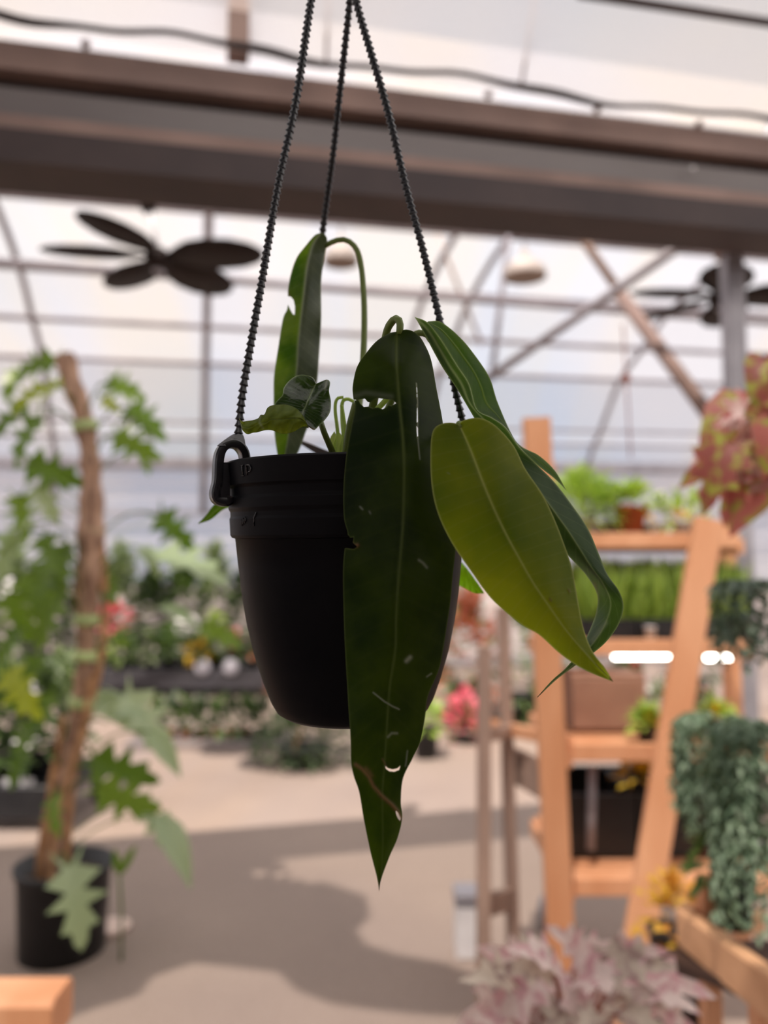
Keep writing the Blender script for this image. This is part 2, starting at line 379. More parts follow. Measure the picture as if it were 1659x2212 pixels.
def blade(mb, mid, left, right, ymid, yl, yr, N_=120, M_=16, holes=(), scars=(), scratches=(), ribw=4.0, edgew=2.5, pw=1.5, wav=.0007, wk=9, ribfade=True, rm=None):
    """leaf surface spanned by midrib and margins (picture points), each row at its own true depth"""
    mid, left, right = cr2([p + (0,) for p in mid], N_), cr2([p + (0,) for p in left], N_), cr2([p + (0,) for p in right], N_)
    pix = []; vs = []; lu = []; lv = []; ribs = []; edge = []; scar = []; scr = []
    W = 2 * M_ + 1
    for i in range(N_):
        t = i / (N_ - 1)
        for k in range(W):
            u = (k - M_) / M_; a = abs(u); e = left[i] if u < 0 else right[i]
            p = mid[i].lerp(e, a); pix.append([p.x, p.y]); lu.append(u); lv.append(t)
    holes = [list(h) for h in holes]
    ins = [any(inside(p, h) for h in holes) for p in pix]
    faces = []
    for i in range(N_ - 1):
        for k in range(W - 1):
            f = [i*W+k, i*W+k+1, (i+1)*W+k+1, (i+1)*W+k]
            c = (sum(pix[j][0] for j in f) / 4, sum(pix[j][1] for j in f) / 4)
            if holes and any(inside(c, h) for h in holes): continue
            faces.append(f)
    if holes:
        for j, p in enumerate(pix):
            for h in holes:
                xs = [q[0] for q in h]; ys = [q[1] for q in h]
                if min(xs)-4 < p[0] < max(xs)+4 and min(ys)-4 < p[1] < max(ys)+4:
                    d, q = nearest(p, h, True)
                    if d < 1.6: pix[j] = [q[0], q[1]]
    for j, p in enumerate(pix):
        i, k = divmod(j, W); u, t = lu[j], lv[j]; a = abs(u)
        Y = lin(ymid, t) + (lin(yl, t) if u < 0 else lin(yr, t)) * a ** pw
        Y += wav * a * a * math.sin(t * wk * math.pi * 2 + (1.7 if u < 0 else 0)) + wav * .6 * math.sin(t * wk * 3.1 + u * 3) * (1 - math.exp(-(a * 6) ** 2))
        dr = math.hypot(p[0]-mid[i].x, p[1]-mid[i].y); e = left[i] if u < 0 else right[i]; de = math.hypot(p[0]-e.x, p[1]-e.y)
        Y += .0009 * math.exp(-(dr / 7) ** 2) * (1 - t)
        for h in holes:
            xs = [q[0] for q in h]; ys = [q[1] for q in h]
            if min(xs)-9 < p[0] < max(xs)+9 and min(ys)-9 < p[1] < max(ys)+9: de = min(de, nearest(p, h, True)[0] * 1.3)
        ribs.append(math.exp(-(dr / (ribw * (1 - .6 * t))) ** 2) * (1 - .5 * t)); edge.append(math.exp(-(de / edgew) ** 2))
        sv = 0; sc = 0
        for ln, wd, st in scars:
            sv = max(sv, st * math.exp(-(nearest(p, ln)[0] / wd) ** 2))
        for ln, wd, st in scratches:
            if abs(p[1] - ln[0][1]) < 200: sc = max(sc, st * math.exp(-(nearest(p, ln)[0] / wd) ** 2))
        scar.append(min(sv, 1)); scr.append(sc); Y -= .0016 * sv + .0005 * sc
        vs.append(P(p[0], p[1], Y))
    used = sorted({j for f in faces for j in f}); mp = {j: n for n, j in enumerate(used)}
    mb.add([vs[j] for j in used], [[mp[j] for j in f] for f in faces])
    if rm is not None:
        for n, f in enumerate(faces):
            if f[0] % W >= M_: mb.mi[len(mb.mi) - len(faces) + n] = rm
    for nm, arr in (('lu', lu), ('lv', lv), ('rib', ribs), ('edge', edge), ('scar', scar), ('scratch', scr)):
        mb.attr.setdefault(nm, []).extend(arr[j] for j in used)
    return mb
def petiole(name, pts, r, mat, parent, n=40):
    q = cr2([P(*p) for p in pts], n); rr = [r * (1.25 - .35 * i / n) for i in range(n)]
    return MB().tube(q, rr, 12).build(name, mat, parent)

PC = Vector(((753 - CX) / F * .5, .5, EYE + (CY + F * math.tan(PITCH) - 1000) / F * .5))    # centre of the pot's rim
PM = Matrix.Translation(PC) @ Matrix.Rotation(math.radians(3), 4, 'X') @ Matrix.Rotation(math.radians(-1), 4, 'Y')
hp = thing('hanging_plant', PC, 'long-leaved plant in black hanging pot on three notched hangers, in the centre', 'hanging plant')
prof = [(.0735, -.012), (.0735, -.001), (.0748, 0), (.0788, 0), (.0800, -.0012), (.0790, -.0150), (.0778, -.0160), (.0772, -.0168), (.0770, -.0215), (.0777, -.0235), (.0777, -.0290), (.0766, -.0312), (.0766, -.0340), (.0772, -.0355), (.0768, -.0455), (.0758, -.0472), (.0738, -.0478),
        (.0722, -.065), (.0700, -.085), (.0672, -.103), (.0630, -.122), (.0575, -.140), (.0525, -.153), (.0495, -.1585), (.0455, -.1612), (.020, -.1622), (0.0005, -.1622)]
sup = [prof[0]]
for p0, p1 in zip(prof, prof[1:]):
    dl = math.hypot(p1[0]-p0[0], p1[1]-p0[1]); e_ = min(.0004, dl * .2)
    if p1[1] > -.06: sup += [(p0[0] + (p1[0]-p0[0]) * e_ / dl, p0[1] + (p1[1]-p0[1]) * e_ / dl), (p1[0] - (p1[0]-p0[0]) * e_ / dl, p1[1] - (p1[1]-p0[1]) * e_ / dl)]
    sup.append(p1)
mb = MB(); mb.lathe(sup, 128, PM)
inner = [(.0735, -.012), (.0725, -.05), (.0655, -.10), (.048, -.157), (.0005, -.158)]
mb.lathe(inner, 96, PM)
pot = mb.build('pot', M_POT, hp)
mb = MB(); mb.lathe([(.0005, -.016), (.03, -.0155), (.06, -.018), (.0733, -.02)], 64, PM); mb.build('soil', M_SOIL, hp)
# raised marks moulded on rim and collar
def onpot(ang, z, out=0.0):
    r = lin([(a_[1] * -1, a_[0]) for a_ in prof[4:20]], -z) + out
    return PM @ Vector((r * math.cos(ang), r * math.sin(ang), z))
def angx(px, z):                        # angle on the camera side that shows at picture column px
    best = None
    for k in range(-1790, -2, 4):
        a = math.radians(k / 10); q = onpot(a, z); xx = CX + F * (q.x / (q.y * CT + (q.z - EYE) * ST))
        if best is None or abs(xx - px) < best[0]: best = (abs(xx - px), a)
    return best[1]
M_SHINE = plain('painted_glint_mark', (.05, .05, .055, 1), .18, (.03, .03, .035, 1), 300, None, .3)  # lighter than the pot: glints on the marks put into colour
mk = MB()
def stroke(pts, zc, px0, s=1.0, r=.00045):
    a0 = angx(px0, zc); mk.tube([onpot(a0 + x * s / .078, zc + z * s, .0003) for x, z in pts], r, 6)
stroke([(0, -.003), (0, .003)], -.0075, 524); stroke([(-.0012, -.003), (.0012, -.003)], -.0075, 524); stroke([(-.0012, .003), (.0012, .003)], -.0075, 524)
mk.build('moulded_mark', M_SHINE, pot); mk = MB()
stroke([(0, -.003), (0, .003), (.003, .003), (.0045, .001), (.003, -.001), (.001, -.0012)], -.0075, 533)
mk.build('moulded_mark', M_SHINE, pot); mk = MB()
for i, (x, z) in enumerate(((0, 0), (.002, .0008), (.004, .0015))): stroke([(x, -.0018+z), (x+.0008, .0018+z), (x+.0018, -.0005+z)], -.038, 522, 1.0)
mk.build('moulded_mark', M_SHINE, pot); mk = MB()
stroke([(0, -.004), (.0005, .001), (.002, .004)], -.036, 548, 1.0, .0004)
mk.build('moulded_mark', M_SHINE, pot)

# hanger: three notched strands hooked over the rim by strap clips
AP = P(765, -380, .50)
def strand(pts, ang, nm='hanger_strand'):
    q = cr2(pts, 900); L = sum((q[i+1]-q[i]).length for i in range(len(q)-1)); mb = MB(); n = 12; vs = []; fs = []
    s = 0; pitch = .0044; ref = Vector((1, 0, 0)); q = cr2(q[::6] + [q[-1]], int(L / .00055))
    for i, p in enumerate(q):
        t = (q[min(i+1, len(q)-1)] - q[max(i-1, 0)]).normalized(); ref = (ref - t * ref.dot(t)).normalized(); b = t.cross(ref)
        if i: s += (q[i] - q[i-1]).length
        ph = (s / pitch) % 1; saw = (1 - ph) ** 1.6 if ph > .1 else ph * 8.3
        tw = .55 * math.sin(s * 5 + ang)
        for k in range(n):
            a = 2 * math.pi * k / n; lobe = abs(math.cos(a)) ** 3
            r = .0018 + lobe * (.0017 * saw) + (1 - lobe) * .0003 * saw
            vs.append(p + (ref * math.cos(a + tw) + b * math.sin(a + tw)) * r)
    for i in range(len(q) - 1):
        for k in range(n): fs.append([i*n+k, i*n+(k+1) % n, (i+1)*n+(k+1) % n, (i+1)*n+k])
    mb.add(vs, fs); return mb.build(nm, M_CHAIN, hp)
def clip(ang, top, st):
    """flat strap bent over the rim, with a tapered tongue running up to the strand"""
    e = Vector((math.cos(ang), math.sin(ang), 0)); tg = Vector((-math.sin(ang), math.cos(ang), 0))
    path = [(.0690, -.012), (.0690, .002), (.0708, .0075), (.0745, .0105), (.0790, .0100), (.0828, .0065), (.0845, .0), (.0852, -.012), (.0868, -.0195), (.0855, -.0235), (.0800, -.0245), (.0785, -.0215)]
    c3 = cr2([Vector((r, z, 0)) for r, z in path], 60); vs = []; fs = []; w = .0060; th = .0021
    for i, c in enumerate(c3):
        t = (c3[min(i+1, 59)] - c3[max(i-1, 0)]).normalized(); nrm = Vector((-t.y, t.x, 0))
        for a_, b_ in ((-w, -th), (-w, th), (-w * .8, th * 1.5), (w * .8, th * 1.5), (w, th), (w, -th)):
            q = c + nrm * b_; vs.append(PM @ (e * q.x + tg * a_ + Vector((0, 0, q.y))))
    for i in range(59):
        for k in range(6): fs.append([i*6+k, i*6+(k+1) % 6, (i+1)*6+(k+1) % 6, (i+1)*6+k])
    fs += [list(range(6)), [59*6+k for k in range(6)][::-1]]
    mb = MB(); mb.add(vs, fs, True)
    mb.add([PM @ (e * r_ + tg * t_ + Vector((0, 0, z__))) for r_ in (.0790, .0862) for t_ in (-w, w) for z__ in (-.0225, -.001)], [[0, 1, 3, 2], [4, 6, 7, 5], [0, 4, 5, 1], [2, 3, 7, 6], [0, 2, 6, 4], [1, 5, 7, 3]], False)
    base = PM @ (e * .0765 + Vector((0, 0, .0085)))
    sec = []
    for i in range(13):
        t = i / 12; c = base.lerp(top, t); w1 = .0088 * (1 - t) ** .8 + .0022; w2 = .0016 + .0006 * (1-t)
        sec += [c + tg * (sx * w1) * .55 + e * (sx * w1) * .75 + (e * .8 - tg * .6) * (sy * w2) for sx, sy in ((-1, -1), (1, -1), (1, 1), (-1, 1))]
    fs = []
    for i in range(12):
        for k in range(4): fs.append([i*4+k, i*4+(k+1) % 4, (i+1)*4+(k+1) % 4, (i+1)*4+k])
    mb.add(sec, fs + [[0, 3, 2, 1], [48, 49, 50, 51]], False)
    o = mb.build('clip', M_CHAIN, st); bv = o.modifiers.new('b', 'BEVEL'); bv.width = .0005; bv.segments = 2; bv.limit_method = 'ANGLE'; return o
Yl = .478
t1 = P(515, 938, Yl)
s1 = strand([t1, P(524, 850, Yl), P(545, 725, Yl+.002), P(567, 600, Yl+.004), P(601, 400, Yl+.01), P(640, 215, Yl+.014), P(672, 0, .496), P(705, -200, .5), AP], 1.2)
clip(math.radians(-158), t1, s1)
t2 = P(642, 950, .592)
s2 = strand([t2, P(668, 760, .582), P(697, 500, .565), P(720, 330, .545), P(738, 165, .525), P(756, 0, .507), P(763, -90, .502), AP], 0.)
clip(math.radians(98), t2, s2)
t3 = P(1008, 945, .49)
s3 = strand([t3, P(985, 850, .49), P(952, 700, .492), P(915, 545, .494), P(876, 400, .495), P(838, 240, .496), P(800, 110, .497), P(770, 5, .498), P(763, -60, .499), AP], 2.2)
clip(math.radians(-10), t3, s3)
hk = [AP + Vector((0, 0, -.004)), AP + Vector((0, 0, .03)), AP + Vector((.012, 0, .05)), AP + Vector((.03, 0, .045)), AP + Vector((.034, 0, .028))]
MB().tube(cr2(hk, 24), .0022, 8).build('top_hook', M_CHAIN, hp)

M_LMAIN = blade_mat('dark_leaf', srgb(13, 19, 9), srgb(7, 12, 6), srgb(104, 136, 8), srgb(52, 88, 4), (.08, .105, .03, 1), .26, .42)
M_LYEL = blade_mat('yellow_leaf', srgb(76, 92, 26), srgb(56, 74, 22), srgb(172, 178, 20), srgb(120, 144, 14), (.42, .46, .14, 1), .5, .42, 18)
M_LBACK = blade_mat('mid_leaf', srgb(66, 84, 58), srgb(50, 68, 46), srgb(78, 108, 26), srgb(52, 80, 16), (.30, .38, .16, 1), .45, .42)
M_LGLOSS = blade_mat('glossy_leaf', srgb(34, 48, 28), srgb(24, 36, 20), srgb(96, 128, 40), srgb(70, 100, 26), (.28, .36, .18, 1), .25, .16, 110, .22)
M_LUND = blade_mat('leaf_underside', srgb(110, 122, 50), srgb(88, 102, 40), srgb(150, 160, 36), srgb(110, 126, 24), (.08, .10, .03, 1), .45, .5, 70)
M_LGREY = blade_mat('painted_sheen_leaf', srgb(74, 82, 66), srgb(50, 60, 42), srgb(64, 78, 30), srgb(44, 60, 18), (.32, .38, .24, 1), .3, .35, 40, .3)  # sheen of the folded half put into a greyer leaf colour
M_PET = foliage_mat('leaf_stalk', srgb(96, 112, 52), srgb(120, 136, 66), .25, .4)
M_PETL = foliage_mat('young_stalk', srgb(178, 196, 110), srgb(196, 214, 130), .4, .4)

# large dark leaf hanging straight down in front
mid = [(858, 716), (857, 793), (864, 885), (871, 960), (873, 1033), (870, 1139), (862, 1236), (856, 1329), (854, 1404), (843, 1476), (837, 1551), (832, 1632), (826, 1717), (827, 1815), (824, 1880), (819, 1926)]
left = [(858, 716), (838, 721), (812, 738), (790, 764), (771, 793), (762, 833), (763, 858), (767, 878), (759, 919), (748, 983), (742, 1054), (743, 1118), (751, 1151), (749, 1170), (744, 1190), (741, 1244), (744, 1371), (751, 1497), (757, 1595), (758, 1644), (764, 1676), (776, 1712), (786, 1771), (800, 1839), (814, 1895), (819, 1926)]
right = [(858, 716), (880, 712), (902, 722), (918, 745), (932, 780), (943, 840), (957, 915), (966, 1000), (974, 1080), (985, 1150), (984, 1189), (978, 1244), (972, 1307), (957, 1405), (947, 1449), (924, 1505), (918, 1551), (908, 1603), (891, 1639), (871, 1681), (866, 1730), (869, 1766), (859, 1810), (842, 1849), (824, 1898), (819, 1926)]
bite = [(750, 861), (772, 864), (788, 861), (794, 868), (801, 870), (809, 863), (818, 860), (830, 862), (847, 864), (856, 871), (846, 876), (840, 874), (833, 881), (826, 884), (817, 880), (805, 881), (796, 878), (786, 879), (778, 872), (775, 864.5), (750, 866)]
slit = [(899.5, 828), (901, 838), (901.4, 862), (900.6, 862), (899.8, 840)]
slit2 = [(901.2, 874), (902.2, 890), (902.6, 912), (900.2, 913), (900.4, 890)]
slit3 = [(899.8, 920), (902.6, 924), (902.8, 938), (903.6, 948), (901.2, 944), (900, 932)]
notch = [(733, 1156), (752, 1155), (757, 1162), (764, 1160), (762, 1172), (772, 1181), (764, 1186), (748, 1184), (733, 1186)]
cres = [(831, 1653), (837, 1659), (848, 1662), (858, 1660), (865, 1654), (862, 1663), (852, 1667), (841, 1666), (834, 1661)]
hol2 = [(855, 1751), (860, 1756), (866, 1768), (864, 1773), (860, 1769), (856, 1760)]
mb = blade(MB(), mid, left, right, [(0, .432), (.08, .418), (.25, .403), (.5, .397), (.8, .40), (1, .41)], [(0, 0), (.1, .012), (.5, .010), (.9, .003), (1, 0)], [(0, 0), (.1, .022), (.5, .012), (.9, .004), (1, 0)],
           520, 70, [bite, slit, slit2, slit3, notch, cres, hol2],
           [([(768, 1652), (783, 1662), (797, 1678), (806, 1698), (825, 1720), (846, 1738), (858, 1752), (866, 1768)], 4.2, .9), ([(790, 1662), (801, 1676)], 6, .6), ([(757, 1170), (764, 1180), (772, 1178)], 4, 1), ([(826, 1640), (836, 1658)], 2, .5)],
           [([(806, 1496), (830, 1515), (848, 1526), (862, 1532)], 1.4, .55), ([(878, 1428), (886, 1420)], 4.5, .5), ([(905, 1210), (914, 1216), (922, 1226)], 3., .3), ([(922, 1462), (932, 1455)], 1.6, .4), ([(838, 1592), (846, 1584), (858, 1584)], 2.4, .35), ([(878, 1640), (880, 1622), (876, 1655)], 1.6, .3), ([(899, 828), (902, 870), (902, 945), (907, 992)], 1.3, .5), ([(768, 855), (790, 848), (815, 852), (845, 856)], 6, .12), ([(778, 1095), (783, 1100)], 2, .4), ([(798, 1105), (800, 1109)], 2, .3)],
           4.2, 1.7, 1.6, .0010, 6)
mb.build('leaf', M_LMAIN, hp)
mf = hp.children[-1]; mf['label'] = 'very long dark leaf with a torn bite and slit'
petiole('leaf_stalk', [(772, 975, .49), (800, 900, .48), (820, 800, .46), (834, 722, .445), (845, 697, .438), (857, 688, .434), (864, 698, .433), (863, 722, .434)], .0023, M_PET, mf)
# broad yellow-green leaf
mid = [(991, 916), (1016, 971), (1050, 1059), (1088, 1144), (1122, 1207), (1151, 1258), (1185, 1308), (1227, 1367), (1285, 1434), (1325, 1473)]
left = [(991, 916), (972, 913), (950, 917), (935, 932), (930, 971), (932, 1042), (945, 1106), (974, 1169), (1016, 1232), (1063, 1295), (1122, 1346), (1164, 1371), (1206, 1409), (1248, 1439), (1291, 1460), (1325, 1473)]
right = [(991, 916), (1004, 907), (1037, 903), (1071, 920), (1109, 962), (1135, 1013), (1172, 1068), (1198, 1122), (1219, 1177), (1236, 1228), (1248, 1295), (1261, 1359), (1280, 1407), (1307, 1443), (1325, 1473)]
mb = blade(MB(), mid, left, right, [(0, .405), (.3, .385), (.6, .385), (1, .40)], [(0, 0), (.2, .006), (.6, .010), (1, 0)], [(0, 0), (.2, .018), (.6, .018), (1, 0)], 200, 30, [],
           [([(1318, 1467), (1325, 1473)], 2.5, 1), ([(1228, 1274), (1230, 1279)], 2, .7), ([(1188, 1294), (1190, 1298)], 2.4, .8)], [([(968, 1022), (969, 1023)], 1.2, .6)], 3.2, 2.2, 1.5, .0010, 5)
yf = mb.build('leaf', M_LYEL, hp); yf['label'] = 'broad yellow-green leaf'
petiole('leaf_stalk', [(800, 985, .49), (870, 960, .45), (950, 940, .42), (985, 925, .412), (993, 916, .406)], .0022, M_PET, yf)
# long folded leaf behind it, twisting at its end
L_ = [(895, 684), (905, 700), (919, 726), (953, 789), (987, 840), (1012, 882), (1040, 930), (1080, 1000), (1130, 1080), (1190, 1160), (1241, 1215), (1268, 1245), (1290, 1285), (1287, 1325), (1272, 1365), (1255, 1400), (1225, 1440), (1192, 1470), (1160, 1506)]
R_ = [(897, 685), (924, 697), (953, 734), (987, 789), (1013, 830), (1030, 885), (1063, 903), (1092, 924), (1122, 966), (1160, 1004), (1198, 1042), (1235, 1090), (1270, 1142), (1293, 1195), (1312, 1240), (1338, 1278), (1347, 1312), (1336, 1350), (1310, 1386), (1280, 1412), (1240, 1440), (1200, 1470), (1161, 1507)]
C_ = [((a.x + b.x) / 2, (a.y + b.y) / 2) for a, b in zip(cr2([p + (0,) for p in L_], 24), cr2([p + (0,) for p in R_], 24))]
mb = blade(MB(), C_, L_, R_, [(0, .452), (.4, .445), (.7, .45), (.85, .462), (1, .47)], [(0, .002), (.5, .004), (.78, .03), (.9, .0), (1, 0)], [(0, -.004), (.3, -.006), (.5, .02), (.8, -.008), (.92, .012), (1, 0)], 200, 14, [], [([(1285, 1260), (1290, 1290), (1284, 1330)], 4, .35), ([(1170, 1495), (1160, 1507)], 3, 1)], [([(1310, 1345), (1296, 1362), (1280, 1385)], 5, .25)], 3, 2.0, 1.2, .0008, 5)
L2 = [(922, 696), (953, 734), (987, 789), (1013, 830), (1030, 885), (1063, 903), (1092, 924), (1122, 966), (1160, 1004), (1198, 1034), (1224, 1060)]
R2 = [(926, 694), (953, 696), (995, 730), (1033, 777), (1059, 819), (1075, 869), (1105, 937), (1126, 964), (1164, 984), (1198, 1016), (1224, 1060)]
C2 = [((a.x + b.x) / 2, (a.y + b.y) / 2) for a, b in zip(cr2([p + (0,) for p in L2], 14), cr2([p + (0,) for p in R2], 14))]
mb2 = mb; mb2.m = 1
blade(mb2, C2, L2, R2, [(0, .458), (.5, .466), (1, .474)], [(0, -.006), (.5, -.012), (1, -.004)], [(0, .004), (.5, .012), (1, .002)], 120, 8, [], [], [], .1, 1.6, 1.2, .0006, 4)
M_LB2 = blade_mat('mid_leaf_inner', srgb(44, 64, 26), srgb(34, 54, 18), srgb(110, 160, 14), srgb(70, 124, 6), (.22, .32, .06, 1), .5, .4)
bf = mb2.build('leaf', [M_LBACK, M_LB2], hp); bf['label'] = 'long folded leaf whose tip twists back'
petiole('leaf_stalk', [(790, 980, .5), (840, 880, .49), (878, 760, .475), (893, 728, .468), (905, 719, .463), (922, 723, .462), (930, 735, .46)], .0021, M_PET, bf)
# tall folded leaf at the back left
mid = [(694, 503), (675, 528), (663, 574), (656, 633), (649, 692), (643, 750), (640, 804), (631, 868), (623, 938), (616, 981), (611, 1022)]
left = [(694, 503), (680, 508), (659, 532), (640, 558), (628, 593), (622, 626), (622, 645), (620, 668), (611, 689), (601, 750), (592, 809), (591, 856), (592, 927), (599, 981), (609, 1022)]
right = [(694, 503), (701, 506), (707, 520), (700, 562), (694, 609), (694, 692), (689, 774), (685, 826), (675, 891), (659, 938), (642, 981), (613, 1022)]
hole = [(610, 652), (617, 646), (621, 640), (628, 641), (634, 648), (637, 662), (636.5, 680), (633, 679), (629, 672), (625, 664), (621, 654), (616, 652), (610, 660)]
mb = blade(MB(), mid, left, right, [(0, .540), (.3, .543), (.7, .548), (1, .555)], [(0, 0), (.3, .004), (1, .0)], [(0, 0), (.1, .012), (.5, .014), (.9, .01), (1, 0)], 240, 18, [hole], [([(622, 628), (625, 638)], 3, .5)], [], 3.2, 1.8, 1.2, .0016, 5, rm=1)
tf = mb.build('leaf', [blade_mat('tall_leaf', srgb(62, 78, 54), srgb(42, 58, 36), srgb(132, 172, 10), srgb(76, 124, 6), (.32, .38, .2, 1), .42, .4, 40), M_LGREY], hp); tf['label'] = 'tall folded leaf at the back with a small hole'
petiole('leaf_stalk', [(755, 985, .5), (772, 900, .51), (783, 800, .525), (787, 700, .535), (785, 625, .54), (778, 562, .543), (766, 532, .545), (746, 518, .547), (724, 520, .548), (702, 531, .55)], .0021, M_PET, tf)
# small glossy leaf curling over on itself
mid = [(683, 829), (672, 850), (660, 878), (648, 905), (640, 925)]
left = [(683, 829), (676, 816), (660, 810), (642, 811), (625, 822), (613, 838), (610, 853), (600, 864), (594, 874), (598, 900), (640, 925)]
right = [(683, 829), (694, 824), (706, 820), (713, 826), (711, 845), (715, 868), (713, 890), (702, 907), (688, 921), (678, 929), (664, 922), (640, 926)]
mb = blade(MB(), mid, left, right, [(0, .461), (.5, .452), (1, .442)], [(0, 0), (.3, .010), (.6, .002), (1, 0)], [(0, 0), (.3, .004), (.6, -.004), (1, 0)], 90, 22, [], [([(664, 922), (682, 930)], 2, .7)], [([(706, 822), (702, 840)], 3, .5)], 2.2, 1.6, 1.3, .0022, 3)
mb.m = 1
tp = [(516, 903), (524, 910), (536, 909), (548, 907), (558, 903), (563, 896), (571, 895), (577, 882), (586, 876), (602, 874), (620, 874), (640, 882), (654, 897), (663, 915), (667, 924)]
bt = [(519, 912), (523, 928), (534, 938), (546, 935), (556, 934), (570, 930), (582, 929), (592, 931), (604, 936), (618, 937), (634, 933), (648, 925), (658, 923), (664, 924), (667, 925)]
cm = [((a[0]+b[0])/2, (a[1]+b[1])/2) for a, b in zip(tp, bt)]
blade(mb, cm, tp, bt, [(0, .442), (.2, .436), (.4, .434), (.6, .428), (.8, .430), (1, .44)], [(0, .002), (.2, .006), (.5, .012), (1, .003)], [(0, .002), (.2, .006), (.5, .012), (1, .003)], 150, 14, [], [], [([(563, 898), (560, 912), (568, 925)], 2.5, .35), ([(516, 903), (522, 925)], 3, .3)], .1, 1.3, 2.0, .0018, 9)
gf = mb.build('leaf', [M_LGLOSS, M_LUND], hp); gf['label'] = 'small glossy leaf curling over on itself'
petiole('leaf_stalk', [(722, 985, .475), (709, 955, .465), (697, 925, .46), (688, 890, .47), (684, 850, .478), (683, 830, .479)], .0016, M_PET, gf)
# pale young stalks and a bud in the middle of the pot
for pts, r in (([(745, 990, .49), (742, 940, .488), (739, 900, .486), (740, 868, .485), (752, 862, .484), (764, 868, .483)], .0012),
               ([(748, 985, .48), (745, 930, .478), (738, 875, .476)], .0013), ([(732, 985, .485), (729, 930, .484), (724, 885, .484), (728, 862, .484), (742, 858, .484)], .0011),
               ([(750, 992, .475), (756, 930, .47), (770, 870, .466)], .0028), ([(778, 985, .478), (806, 900, .474), (830, 868, .47), (850, 845, .468)], .0018)):
    petiole('young_stalk', pts, r, M_PETL if r < .002 else M_PET, hp, 24)
mb = MB()
for a, b, w in (((718, 982), (722, 930), .006), ((730, 985), (733, 948), .007), ((742, 985), (748, 925), .006)):
    mb.leaf(P(a[0], a[1] + 8, .478), P(b[0], b[1], .478) - P(a[0], a[1] + 8, .478), (0, -1, .2), .018, w, .1, 'narrow', .4)
mb.build('sheath', M_PETL, hp)
# leaf tips showing behind the pot, left and right
mb = blade(MB(), [(500, 1075), (470, 1100), (448, 1120), (428, 1131)], [(496, 1060), (462, 1090), (446, 1112), (428, 1130)], [(510, 1095), (484, 1100), (456, 1122), (428, 1132)], [(0, .56), (1, .56)], [(0, .004), (1, 0)], [(0, .004), (1, 0)], 30, 5, edgew=1.5)
lf = mb.build('leaf', M_LB2, hp); lf['label'] = 'small green leaf tip behind the clip'
mb = blade(MB(), [(985, 1230), (1005, 1245), (1025, 1268), (1046, 1281)], [(985, 1262), (1003, 1270), (1024, 1281), (1046, 1282)], [(992, 1208), (1012, 1232), (1030, 1257), (1046, 1280)], [(0, .56), (1, .55)], [(0, .003), (1, 0)], [(0, .003), (1, 0)], 30, 5, edgew=1.5)
lf = mb.build('leaf', foliage_mat('lime_leaf', srgb(120, 170, 30), srgb(140, 190, 30), .5, .4), hp); lf['label'] = 'small lime leaf tip behind the yellow-green leaf'
# ------------------------------------------------------------------ foliage helpers
def clump(mb, c, rx, ry, rz, n, L, W, kind='ovate', lift=.6, bend=.4, seed=1, hemi=True, tl=(0, 1)):
    r = random.Random(seed); c = Vector(c)
    for i in range(n):
        a = r.uniform(0, 2 * math.pi); e = r.uniform(-.15 if hemi else -1, 1) * math.pi / 2; k = r.uniform(.35, 1) ** .6
        d = Vector((math.cos(a) * math.cos(e), math.sin(a) * math.cos(e), math.sin(e)))
        p = c + Vector((d.x * rx, d.y * ry, d.z * rz)) * k
        dd = (d + Vector((r.uniform(-.5, .5), r.uniform(-.5, .5), lift * r.uniform(-.3, 1)))).normalized()
        up = Vector((r.uniform(-.4, .4), r.uniform(-.6, .2), 1)); s = r.uniform(.7, 1.25)
        mb.t = r.uniform(*tl); mb.leaf(p, dd, up, L * s, W * s, bend * r.uniform(.3, 1.4), kind)
    return mb
def potmesh(c, r, h, rim=.06, taper=.8, n=32):
    """open pot standing at c"""
    M = Matrix.Translation(Vector(c)); w = r * .07
    return MB().lathe([(.0005, 0), (r*taper, 0), (r*(.98), h*(1-rim)), (r*1.04, h*(1-rim)), (r*1.05, h), (r*1.05-w, h), (r*.95-w, h*.8), (.0005, h*.8)], n, M)
G_MID = foliage_mat('green_foliage', srgb(70, 96, 50), srgb(110, 134, 74))
G_LIGHT = foliage_mat('light_green_foliage', srgb(150, 180, 76), srgb(184, 206, 110))
G_PALE = foliage_mat('grey_green_foliage', srgb(112, 132, 96), srgb(160, 174, 138), .3, .45)
G_DARK = foliage_mat('dark_foliage', srgb(52, 70, 46), srgb(84, 102, 66))
G_BLUE = foliage_mat('blue_green_foliage', srgb(84, 108, 86), srgb(138, 160, 134), .2, .5)
G_YEL = foliage_mat('yellow_foliage', srgb(226, 180, 50), srgb(244, 210, 80), .3)
G_ORA = foliage_mat('orange_yellow_foliage', srgb(206, 140, 70), srgb(206, 170, 60), .3)
G_PINK = foliage_mat('pink_petals', srgb(222, 96, 116), srgb(236, 130, 146), .3, .6, (1.1, .7, .8, 1))
G_WHT = foliage_mat('white_petals', srgb(236, 234, 236), srgb(246, 244, 240), .3, .6, (1, 1, 1, 1))
G_RED = foliage_mat('rust_foliage', srgb(150, 80, 66), srgb(190, 118, 92), .3)
def plant(name, c, label, cat, group=None, pr=0, ph=0, potm=None, fol=(), soil=True):
    t = thing(name, c, label, cat, group); c = Vector(c)
    if pr: potmesh(c, pr, ph).build('pot', potm or M_BLACK, t)
    for nm, mat, kw in fol:
        mb = MB(); k = dict(kw); cc = c + Vector(k.pop('off', (0, 0, ph))); clump(mb, cc, **k); mb.build(nm, mat, t)
    return t
